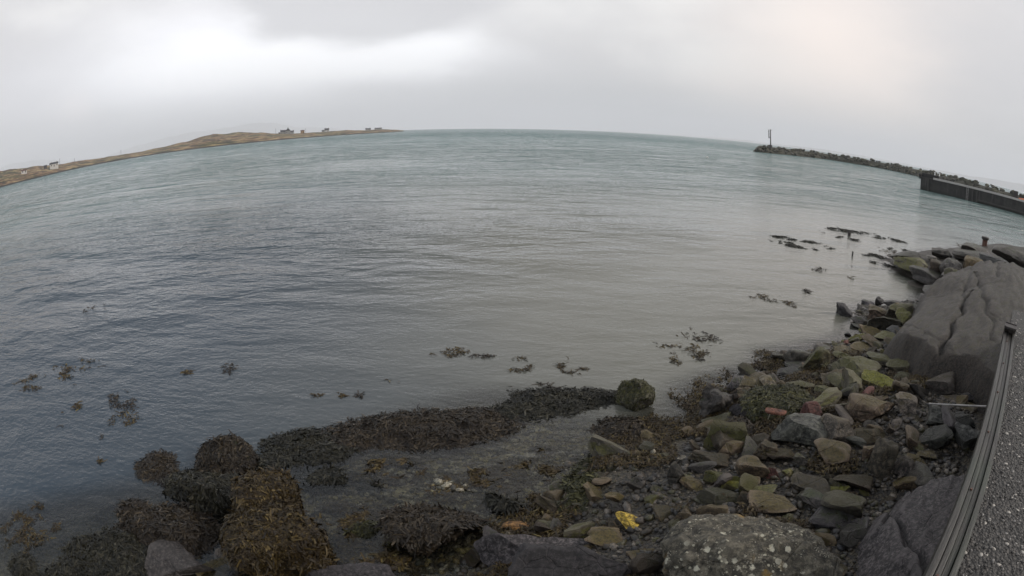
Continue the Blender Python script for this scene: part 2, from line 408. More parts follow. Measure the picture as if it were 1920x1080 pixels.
# ------------------------------------------------------------------ water
m, n = new_mat('sea water')
geo = n.node('ShaderNodeNewGeometry').outputs['Position']
depth = n.attr('depth'); rough_ = n.attr('chop'); dist = n.attr('dist')
a1 = n.noise(n.mapping(geo, rot=(0, 0, rad(-8)), scale=(0.30, 0.85, 1)), 1.0, 4, 0.62, 0.4)
a2 = n.noise(n.mapping(geo, rot=(0, 0, rad(10)), scale=(1.4, 3.2, 1)), 1.0, 4, 0.62, 0.3)
a3 = n.noise(n.mapping(geo, rot=(0, 0, rad(-3)), scale=(0.05, 0.16, 1)), 1.0, 6, 0.72, 0.6)
a4 = n.noise(n.mapping(geo, rot=(0, 0, rad(24)), scale=(7.0, 10.0, 1)), 1.0, 3, 0.6)
gust = n.ss(n.noise(n.mapping(geo, loc=(4, 9, 0), scale=(0.03, 0.07, 1)), 1.0, 3, 0.6), 0.3, 0.7, 0.45, 1.2)
def wave(lam, amp, rot, d0, d1, d2, d3, along=0.38):
    w_ = n.noise(n.mapping(geo, loc=(lam, 2 * lam, 0), rot=(0, 0, rad(rot)), scale=(along / lam, 1.0 / lam, 1)), 1.0, 4, 0.56, 0.5)
    win = n.math('MULTIPLY', n.ss(dist, d0, d1), n.ss(dist, d2, d3, 1.0, 0.0))
    return n.math('MULTIPLY', n.math('MULTIPLY', w_, amp), win)
hh = wave(0.36, 0.075, -12, -2, -1, 22, 45, 0.6)
hh = n.math('ADD', hh, wave(0.7, 0.17, 18, -2, -1, 34, 70, 0.55))
hh = n.math('ADD', hh, wave(1.6, 0.26, 6, -2, -1, 40, 100, 0.5))
hh = n.math('ADD', hh, wave(1.2, 0.26, -28, -2, -1, 45, 100, 0.55))
hh = n.math('ADD', hh, wave(3.0, 0.68, 3, 12, 30, 110, 240, 0.5))
hh = n.math('ADD', hh, wave(2.0, 0.62, -24, 10, 22, 90, 180, 0.6))
hh = n.math('ADD', hh, wave(8, 2.4, 4, 50, 110, 400, 800, 0.45))
hh = n.math('ADD', hh, wave(5, 1.8, -20, 40, 80, 300, 700, 0.55))
hh = n.math('ADD', hh, wave(24, 8.0, 2, 220, 450, 2500, 5000, 0.4))
hh = n.math('MULTIPLY', n.math('MULTIPLY', hh, gust), rough_)
hh = n.math('ADD', hh, n.math('MULTIPLY', a4, n.ss(rough_, 0.0, 0.4, 0.004, 0.022)))
bmp = n.bump(hh, 1.0, 1.0)
fr = n.node('ShaderNodeFresnel'); fr.inputs[0].default_value = 1.334; n.put(fr.inputs[1], bmp)
gl = n.node('ShaderNodeBsdfGlossy'); gl.inputs['Roughness'].default_value = 0.11; n.put(gl.inputs['Normal'], bmp); gl.inputs[0].default_value = (1, 1, 1, 1)
tr = n.node('ShaderNodeBsdfTransparent'); n.put(tr.inputs[0], n.mix(n.ss(depth, 0.0, 0.6), (0.86, 0.86, 0.80), (0.45, 0.48, 0.42)))
body = n.node('ShaderNodeBsdfDiffuse')
sx = n.node('ShaderNodeSeparateXYZ'); n.put(sx.inputs[0], geo)
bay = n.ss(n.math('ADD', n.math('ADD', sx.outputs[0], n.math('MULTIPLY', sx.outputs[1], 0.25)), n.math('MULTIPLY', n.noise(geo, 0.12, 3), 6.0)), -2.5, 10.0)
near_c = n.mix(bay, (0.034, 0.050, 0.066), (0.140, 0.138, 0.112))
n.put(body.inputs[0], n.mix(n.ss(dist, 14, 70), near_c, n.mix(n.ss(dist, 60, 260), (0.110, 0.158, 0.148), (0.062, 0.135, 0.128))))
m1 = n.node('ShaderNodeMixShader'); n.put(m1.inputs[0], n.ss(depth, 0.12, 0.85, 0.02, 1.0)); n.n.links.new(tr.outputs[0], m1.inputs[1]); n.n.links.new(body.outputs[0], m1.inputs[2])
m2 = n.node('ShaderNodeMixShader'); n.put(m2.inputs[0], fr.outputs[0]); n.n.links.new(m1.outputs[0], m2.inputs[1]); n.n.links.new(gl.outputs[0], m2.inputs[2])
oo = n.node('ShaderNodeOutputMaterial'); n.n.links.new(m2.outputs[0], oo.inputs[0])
M['water'] = m
ra = np.concatenate([[0.01], np.geomspace(1.5, 8000, 260)]); aa = np.linspace(0, 2 * math.pi, 257)[:-1]
RA, AA = np.meshgrid(ra, aa, indexing='ij'); X = RA * np.sin(AA); Y = RA * np.cos(AA)
t_, s_ = ts(X, Y)
dep = np.where(RA < 120, -ground(t_, s_, rough=False), 2.6); dep = np.where(t_ < -12, 2.6, dep)
dep = dep + 0.75 * np.clip((t_ - 5.2) / 2.0, 0, 1) * np.clip((s_ - shoreS(t_)) / 1.2, 0, 1) + 0.5 * np.clip((s_ - 7.4) / 1.2, 0, 1)
dshore = s_ - shoreS(t_)
chop = np.clip((dshore - 2.5 + np.clip(-X * 0.55, -6, 4)) / 15, 0, 1) ** 0.9
chop = chop * (0.6 + 0.4 * np.clip((RA - 8) / 25, 0, 1)); chop = np.maximum(chop, np.clip((RA - 30) / 40, 0, 1)); chop = np.maximum(chop, 0.16)
idx = np.arange(RA.size).reshape(RA.shape); nx = np.roll(idx, -1, axis=1)
quads = np.stack([idx[:-1], idx[1:], nx[1:], nx[:-1]], -1).reshape(-1, 4)[:, ::-1]
quads = quads[:, ::-1]
Zw = np.zeros_like(X)
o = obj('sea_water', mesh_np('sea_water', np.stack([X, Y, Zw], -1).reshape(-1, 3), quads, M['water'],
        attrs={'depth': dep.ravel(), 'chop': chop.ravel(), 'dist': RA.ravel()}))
o.data.flip_normals() if o.data.polygons[600].normal.z < 0 else None
tag(o, kind='structure')

# ------------------------------------------------------------------ rocks
_seed = [100]; HERO = []
def rock(kind, cx, cy, w, h, label, name='boulder', yaw=0.0, tilt=0.0, flat=None, sub=4, planes=9, cut=(0.38, 0.78), cat='boulder', embed=0.30, group=None, rough=0.07, zmin=-9.0, depthf=0.85, weed=None, wn=0, wl=1.0):
    _seed[0] += 1; sd_ = _seed[0]
    if w < 170: w *= 1.22; h *= 1.20
    P, t = on_ground(cx, cy, 0.0, zmin=zmin)
    for _ in range(3):
        dep_ = abs(math.asin(ray(cx, cy)[2])); k = t / pscale(cx, cy)
        Wm = w * k; Hm = h * k
        D = min(Wm * depthf, 0.86 * Hm / max(math.sin(dep_), 0.08))
        sz = math.sqrt(max(Hm ** 2 - (D * math.sin(dep_)) ** 2, (0.3 * Hm) ** 2)) / math.cos(dep_)
        if flat: sz = flat * Hm
        P, t = on_ground(cx, cy, embed * sz, zmin=zmin)
    p, f = rock_pts((Wm, D, sz), sd_, sub, planes, cut, rough)
    me = mesh_np(name, p, f, M[kind], sharp=22)
    HERO.append((P[0], P[1], Wm * .5))
    d = ray(cx, cy); rz = -math.atan2(d[0], d[1]) + rad(yaw)
    o = obj(name, me, None, P); o.rotation_euler = (0, rad(tilt), rz)
    tag(o, label, cat, group)
    if weed:
        q, nn = surf(p, f, int(wn * 1.7), sd_, lambda N, Q: (N[:, 2] > -0.35))
        fr_ = fronds(q, nn, sd_, wl); wm_ = mesh_np('seaweed', fr_[0], fr_[1], WEED[weed], attrs={'tint': fr_[2]}, smooth=False)
        obj('seaweed', wm_, o)
    return o

def surf(p, f, count, seed, keep=None):
    r = np.random.RandomState(seed + 999)
    a, b, c = p[f[:, 0]], p[f[:, 1]], p[f[:, 2]]; N = np.cross(b - a, c - a); A = np.linalg.norm(N, axis=1) + 1e-12; N = N / A[:, None]
    if keep is not None: A = A * keep(N, (a + b + c) / 3)
    i = r.choice(len(f), count, p=A / A.sum()); u = r.rand(count); v = r.rand(count); fl = u + v > 1; u[fl] = 1 - u[fl]; v[fl] = 1 - v[fl]
    return a[i] + (b[i] - a[i]) * u[:, None] + (c[i] - a[i]) * v[:, None], N[i]

def fronds(P, N, seed, scale=1.0, lift=0.014, down=0.7):
    """bladderwrack: each frond is a small bent, tapering strap lying on the surface"""
    r = np.random.RandomState(seed + 5); k = len(P)
    d = r.normal(size=(k, 3)); d[:, 2] -= down * 1.2; d -= N * (d * N).sum(1)[:, None]; d /= np.linalg.norm(d, axis=1)[:, None] + 1e-9
    sd2 = np.cross(N, d); L = r.uniform(0.035, 0.09, k)[:, None] * scale * np.where(r.rand(k, 1) < 0.16, 2.1, 1.0); w = r.uniform(0.006, 0.016, k)[:, None] * scale
    tw = r.uniform(-0.7, 0.7, k)[:, None]; side = sd2 * np.cos(tw) + N * np.sin(tw)
    up = N * r.uniform(0.2, 1.6, k)[:, None] * lift * scale
    p0 = P + N * 0.004; p1 = P + d * L * 0.5 + up + side * 0; p2 = P + d * L + up * 0.2 + sd2 * L * r.uniform(-.4, .4, k)[:, None]
    v = np.stack([p0 - side * w * .5, p0 + side * w * .5, p1 - side * w, p1 + side * w, p2 - side * w * .7, p2 + side * w * .7], 1).reshape(-1, 3)
    b = np.arange(k)[:, None] * 6
    f = np.concatenate([b + [0, 1, 3, 2], b + [2, 3, 5, 4]], 0)
    t = np.clip(r.beta(1.5, 2.6, k), 0, 1)
    return v, f, np.repeat(t, 6)

def weed_mat_thing(name, lumps, kind, label, count, cat='seaweed', group=None, scale=1.0, base=True, z0=0.0, edge=0.5):
    """a bank of seaweed: lumps = (px, py, wpx, hpx, height in m, tilt deg)"""
    L = []
    for (cx, cy, w, h, hm, *r_) in lumps:
        P = W(cx, cy, z0 + hm * 0.35); k = np.linalg.norm(P - [0, 0, H]) / pscale(cx, cy); dep_ = abs(math.asin(ray(cx, cy)[2]))
        D = h * k / math.sin(dep_) * 0.92; d = ray(cx, cy); rz = -math.atan2(d[0], d[1]) + rad(r_[0] if r_ else 0)
        L.append((P[0], P[1], w * k / 2, D / 2, hm, math.cos(rz), math.sin(rz)))
    cx0 = np.mean([l[0] for l in L]); cy0 = np.mean([l[1] for l in L])
    x0 = min(l[0] - l[2] - l[3] for l in L); x1 = max(l[0] + l[2] + l[3] for l in L); y0 = min(l[1] - l[2] - l[3] for l in L); y1 = max(l[1] + l[2] + l[3] for l in L)
    sd_ = int(abs(cx0 * 131 + cy0 * 57)) % 9999
    def hf(x, y):
        z = np.full(np.shape(x), -1.0); Q = np.full(np.shape(x), -1.0)
        P3 = np.stack([np.ravel(x), np.ravel(y), 0 * np.ravel(x)], 1)
        n1 = fbm(P3 * 2.2, sd_, 3).reshape(np.shape(x)); n2 = fbm(P3 * 8, sd_ + 3, 2).reshape(np.shape(x))
        for (a, b, rx, ry, hm, c, s) in L:
            u = ((x - a) * c + (y - b) * s) / rx; v = (-(x - a) * s + (y - b) * c) / ry
            q = 1 - np.sqrt(u * u + v * v) + n1 * 0.16 * edge / 0.5 + n2 * 0.06
            Q = np.maximum(Q, q)
            z = np.maximum(z, hm * np.clip(q * 1.7, -1, 1) * (0.75 + 0.35 * n1))
        hf.q = Q
        return z0 + z + n2 * 0.015
    root = empty(name, (cx0, cy0, z0)); tag(root, label, cat, group)
    step = max(0.05, (x1 - x0) / 160)
    gx, gy = np.meshgrid(np.arange(x0, x1, step), np.arange(y0, y1, step), indexing='ij'); gz = hf(gx, gy); gq = hf.q
    if base:
        ii = np.arange(gx.size).reshape(gx.shape); q = np.stack([ii[:-1, :-1], ii[1:, :-1], ii[1:, 1:], ii[:-1, 1:]], -1).reshape(-1, 4)
        q = q[(gq.ravel()[q] > -0.03).all(1)]
        u_, inv = np.unique(q, return_inverse=True); V = np.stack([gx.ravel() - cx0, gy.ravel() - cy0, gz.ravel() - z0], 1)[u_]
        if len(q): obj('matted_base', mesh_np('matted_base', V, inv.reshape(-1, 4), WEED[kind], attrs={'tint': np.full(len(V), 0.12)}), root)
    count = int(count * 1.6)
    r = np.random.RandomState(sd_ + 1); px_ = r.uniform(x0, x1, count * 14); py_ = r.uniform(y0, y1, count * 14)
    pz_ = hf(px_, py_); ok = hf.q > -0.34 * r.rand(len(px_)) ** 3.2
    if not base: ok &= fbm(np.stack([px_, py_, 0 * px_], 1) * 4.5 / scale, sd_ + 8, 3) > 0.22
    px_, py_, pz_ = px_[ok][:count], py_[ok][:count], pz_[ok][:count]
    e = 0.03; N = np.stack([-(hf(px_ + e, py_) - pz_) / e, -(hf(px_, py_ + e) - pz_) / e, np.ones_like(px_)], 1)
    N[:, :2] = np.clip(N[:, :2], -1.5, 1.5); N /= np.linalg.norm(N, axis=1)[:, None]
    P = np.stack([px_ - cx0, py_ - cy0, np.maximum(pz_, z0 + 0.004) - z0], 1)
    fr_ = fronds(P, N, sd_, scale, down=0.3)
    fr_[0][:, 2] = np.maximum(fr_[0][:, 2], 0.002)
    o = mesh_np('fronds', fr_[0], fr_[1], WEED[kind], attrs={'tint': fr_[2]}, smooth=False)
    obj('fronds', o, root)
    return root
# ------------------------------------------------------------------ bedrock slabs
def slab(name, label, poly, zfun, mat, step=0.12, seed=1, groove=None, skirt=0.9):
    """solid outcrop whose plan outline is POLY in (t, s); its top follows ZFUN and its rim drops into the ground"""
    poly = np.array(poly); t0, s0 = poly.min(0); t1, s1 = poly.max(0)
    gt, gs = np.meshgrid(np.arange(t0 - .5, t1 + .5, step), np.arange(s0 - .5, s1 + .5, step), indexing='ij')
    P = np.stack([gt.ravel(), gs.ravel()], 1); ins = np.zeros(len(P), bool); dm = np.full(len(P), 9e9)
    for i in range(len(poly)):
        a, b = poly[i], poly[(i + 1) % len(poly)]
        cr = ((a[1] > P[:, 1]) != (b[1] > P[:, 1])) & (P[:, 0] < (b[0] - a[0]) * (P[:, 1] - a[1]) / (b[1] - a[1] + 1e-12) + a[0]); ins ^= cr
        ab = b - a; u = np.clip(((P - a) @ ab) / (ab @ ab), 0, 1); dm = np.minimum(dm, np.linalg.norm(P - a - u[:, None] * ab, axis=1))
    sdist = np.where(ins, dm, -dm)
    P3 = np.stack([P[:, 0], P[:, 1], 0 * P[:, 0]], 1)
    sdist = sdist + fbm(P3 * 0.8, seed, 3) * 0.22
    z = zfun(P[:, 0], P[:, 1]) + fbm(P3 * np.array([0.5, 1.1, 1]), seed + 9, 2) * 0.04 + fbm(P3 * np.array([1.6, 4.5, 1]), seed + 4, 3) * 0.022
    z = z + np.abs(fbm(P3 * np.array([0.5, 4.0, 1]), seed + 15, 2)) * 0.04 + fbm(P3 * np.array([3, 12, 1]), seed + 24, 2) * 0.018
    if groove:
        for (a, b, wd, dp) in groove:
            a, b = np.array(a), np.array(b); ab = b - a; u = ((P - a) @ ab) / (ab @ ab)
            dd = np.abs((P - a - u[:, None] * ab) @ np.array([-ab[1], ab[0]]) / np.linalg.norm(ab) + fbm(P3 * 1.5, seed + 33, 2) * 0.10)
            z = z - dp * np.exp(-(dd / wd) ** 2) * ((u > 0) & (u < 1))
    z = z - np.clip(0.25 - sdist, 0, 1.0) ** 1.2 * 2.2 * skirt
    gz = z.reshape(gt.shape); ii = np.arange(gt.size).reshape(gt.shape)
    q = np.stack([ii[:-1, :-1], ii[1:, :-1], ii[1:, 1:], ii[:-1, 1:]], -1).reshape(-1, 4); q = q[(sdist[q] > -0.45).all(1)]
    u_, inv = np.unique(q, return_inverse=True); x, y = xy(P[u_, 0], P[u_, 1])
    o = obj(name, mesh_np(name, np.stack([x, y, z[u_]], 1), inv.reshape(-1, 4), mat)); tag(o, label, 'bedrock')
    return o
def pts(L, z): return [tuple(ts(*W(a, b, zz)[:2])) for (a, b), zz in zip(L, z if isinstance(z, (list, tuple)) else [z] * len(L))]

def slab_z(t, s):
    q = np.clip(s, 0, 9) / np.maximum(shoreS(t), 1.5)
    return np.interp(t, [6.5, 8.5, 11, 14, 17], [1.0, 1.3, 1.85, 2.2, 2.35]) * (1 - 0.80 * np.minimum(q, 1.25) ** 1.25) + 0.06
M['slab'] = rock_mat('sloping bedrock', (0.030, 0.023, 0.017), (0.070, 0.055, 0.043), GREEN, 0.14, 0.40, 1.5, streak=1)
main = [(1895, 500), (1850, 515), (1770, 556), (1735, 600), (1690, 640), (1665, 668), (1690, 700), (1730, 728), (1800, 742), (1850, 748)]
mp = pts(main, [2.2, 1.3, 0.25, 0.3, 0.6, 0.75, 0.75, 0.8, 1.0, 1.3])
mp = [p for p in mp] + [(mp[-1][0], -0.6), (17.5, -0.9)]
ca, cb = pts([(1815, 575), (1762, 692)], [1.5, 1.2])
slab('bedrock_slab', 'broad sloping grey rock slab with a long crack, rising from the shore to the roughcast wall', mp, slab_z, M['slab'], 0.06, 3,
     groove=[(ca, cb, 0.045, 0.15), ((11, 0.2), (17, 1.4), 0.05, 0.06), ((13, 1.3), (26, 2.2), 0.06, 0.07), ((16, .5), (30, 1.5), 0.06, 0.08), ((9.5, .3), (12.5, 3.2), 0.03, 0.03), ((12, .2), (19, 2.9), 0.03, 0.03), ((14.5, 3.6), (15.5, .4), 0.03, 0.025)])
# lower slab at the foot of the timber rail
lo = pts([(1790, 872), (1700, 895), (1620, 960), (1590, 1010), (1600, 1100), (1760, 1100)], [1.6, 1.3, 1.1, 1.1, 1.2, 1.8])
lo = lo + [(lo[-1][0] - 1, -0.4), (lo[0][0] + 0.4, -0.4)]
slab('bedrock_slab', 'dark ribbed rock slab below the timber rail at the bottom corner of the shore', lo,
     lambda t, s: 1.70 - 0.28 * np.maximum(s, 0) - 0.10 * np.floor(s * 1.7 + t * .5 + .3) * .5, M['basalt'], 0.035, 8, groove=[((lo[1][0], lo[1][1] + .3), (lo[4][0], lo[4][1] - .6), 0.04, 0.10), ((lo[0][0], 0.6), (lo[3][0], lo[3][1] - .3), 0.03, 0.08)], skirt=1.0)

# ------------------------------------------------------------------ sea wall, timber rail, rod
m, n = new_mat('roughcast'); co = n.coord('Object')
v1 = n.voro(co, 34); vc = n.node('ShaderNodeSeparateColor'); n.put(vc.inputs[0], n.voro(co, 34, out='Color')); fine = n.noise(co, 90, 3, 0.7)
c = n.mix(n.math('POWER', vc.outputs[0], 1.6), (0.016, 0.014, 0.012), (0.10, 0.088, 0.076))
c = n.mix(n.ss(v1, 0.3, 0.6, 0, 0.85), c, (0.010, 0.009, 0.008))
c = n.mix(n.ss(vc.outputs[1], 0.975, 0.985), c, (0.42, 0.39, 0.34))
c = n.mix(n.ss(n.noise(co, 1.6, 4, 0.65), 0.55, 0.7, 0, 0.45), c, (0.035, 0.042, 0.026))
principled(n, c, 0.6, n.bump(n.math('ADD', n.math('MULTIPLY', v1, -1.0), n.math('MULTIPLY', fine, 0.25)), 1.0, 0.022), 0.5)
M['roughcast'] = m
m, n = new_mat('weathered timber'); co = n.coord('Object')
gr = n.noise(n.mapping(co, scale=(1.2, 26, 26)), 1.0, 5, 0.7, 0.4); gr2 = n.noise(n.mapping(co, scale=(3, 90, 90)), 1.0, 3, 0.7)
c = n.mix(n.ss(gr, 0.3, 0.7), (0.010, 0.009, 0.008), (0.05, 0.045, 0.038)); c = n.mix(n.ss(gr2, 0.5, 0.8), c, (0.10, 0.092, 0.08))
c = n.mix(n.ss(n.noise(co, 1.3, 3), 0.45, 0.7, 0, 0.5), c, (0.035, 0.05, 0.03))
principled(n, c, 0.5, n.bump(n.math('ADD', gr, n.math('MULTIPLY', gr2, 0.5)), 0.8, 0.01), 0.5)
M['timber'] = m
def metal(name, col, rough=0.55):
    m, n = new_mat(name); co = n.coord('Object'); q = n.noise(co, 9, 5, 0.7)
    c = n.mix(n.ss(q, 0.35, 0.7), tuple(v * 0.55 for v in col), col); principled(n, c, rough, n.bump(q, 0.3, 0.005), 0.5); return m
M['iron'] = metal('painted dark iron', (0.05, 0.042, 0.038)); M['rust'] = metal('rusty iron', (0.12, 0.05, 0.03)); M['rod'] = metal('galvanised rod', (0.38, 0.36, 0.34), 0.4)
ANG = math.atan2(U[1], U[0])
wr = empty('sea_wall', (*xy(3, 0), 0), ANG); tag(wr, 'concrete sea wall with pebbly roughcast top along the right edge of the shore', 'wall')
MB().box((-2.0, -1.6, 1.15), (20, 3.0, 2.7)).build('wall_body', M['roughcast'], wr)
# granular pebbles bedded in the roughcast
r = np.random.RandomState(4); k = 5200; v, f = ICO[1]
gx = -2.5 + 9 * r.rand(k) ** 1.4; gy = -0.24 - 1.9 * r.rand(k); sc_ = r.uniform(0.006, 0.016, k)
P = np.stack([gx, gy, np.full(k, 2.502)], 1)
V = (P[:, None, :] + v[None] * sc_[:, None, None] * np.array([1, 1, .7]) * r.uniform(0.7, 1.3, (k, 1, 3))).reshape(-1, 3)
Fc = (f[None] + (np.arange(k) * len(v))[:, None, None]).reshape(-1, 3)
m, n = new_mat('roughcast pebbles'); t = n.attr('tint')
principled(n, n.mix(n.math('POWER', t, 3.0), (0.04, 0.036, 0.032), (0.42, 0.39, 0.35)), 0.5)
tag(obj('pebbledash', mesh_np('pebbledash', V, Fc, m, attrs={'tint': np.repeat(r.rand(k), len(v))}), wr), kind='stuff')
tr_ = empty('timber_rail', (*xy(3, 0), 2.5), ANG); tag(tr_, 'long weathered timber rail of grooved planks along the edge of the roughcast wall', 'rail')
LEN = 12.2; far_t = ts(*W(1885, 622, 2.55)[:2])[0]; x1_ = far_t - 3.0; x0_ = x1_ - LEN
for (y, w_, z, h_) in ((0.0, 0.055, -0.06, 0.30), (-0.058, 0.05, 0.028, 0.08), (-0.112, 0.05, 0.012, 0.07), (-0.168, 0.05, 0.034, 0.08)):
    MB().box(((x0_ + x1_) / 2, y, z), (LEN, w_, h_)).build('plank', M['timber'], tr_, bevel=0.006, smooth=True)
for q in np.arange(x0_ + .6, x1_, 1.1):
    MB().tube([(q, -0.058, 0.06), (q, -0.058, 0.078)], 0.012, 8).build('bolt', M['rust'], tr_)
b = MB(); b.box((x1_ + 0.02, -0.08, 0.03), (0.035, 0.24, 0.34)).box((x1_ - 0.10, -0.08, 0.17), (0.24, 0.24, 0.03)).box((x1_ - 0.10, 0.03, 0.05), (0.24, 0.02, 0.28)); b.build('end_bracket', M['iron'], tr_, bevel=0.004)

def rod(name, a, b, r_, mat, label, cat, sag=0.0):
    a, b = np.array(a), np.array(b); mid = (a + b) / 2 + [0, 0, sag]
    o = MB().tube([a - a, mid - a, b - a], [r_, r_ * 1.05, r_ * .9], 10).build(name, mat); o.location = a; tag(o, label, cat); return o
rod('metal_rod', W(1742, 757, 1.42), W(1850, 762, 2.1), 0.013, M['rod'], 'pale straight metal rod sticking out from the timber rail over the rocks', 'rod')
rod('driftwood_stick', W(1556, 761, 1.0), W(1612, 758, 1.05), 0.012, M['pale'], 'thin pale stick lying between the mossy boulders', 'stick', 0.02)

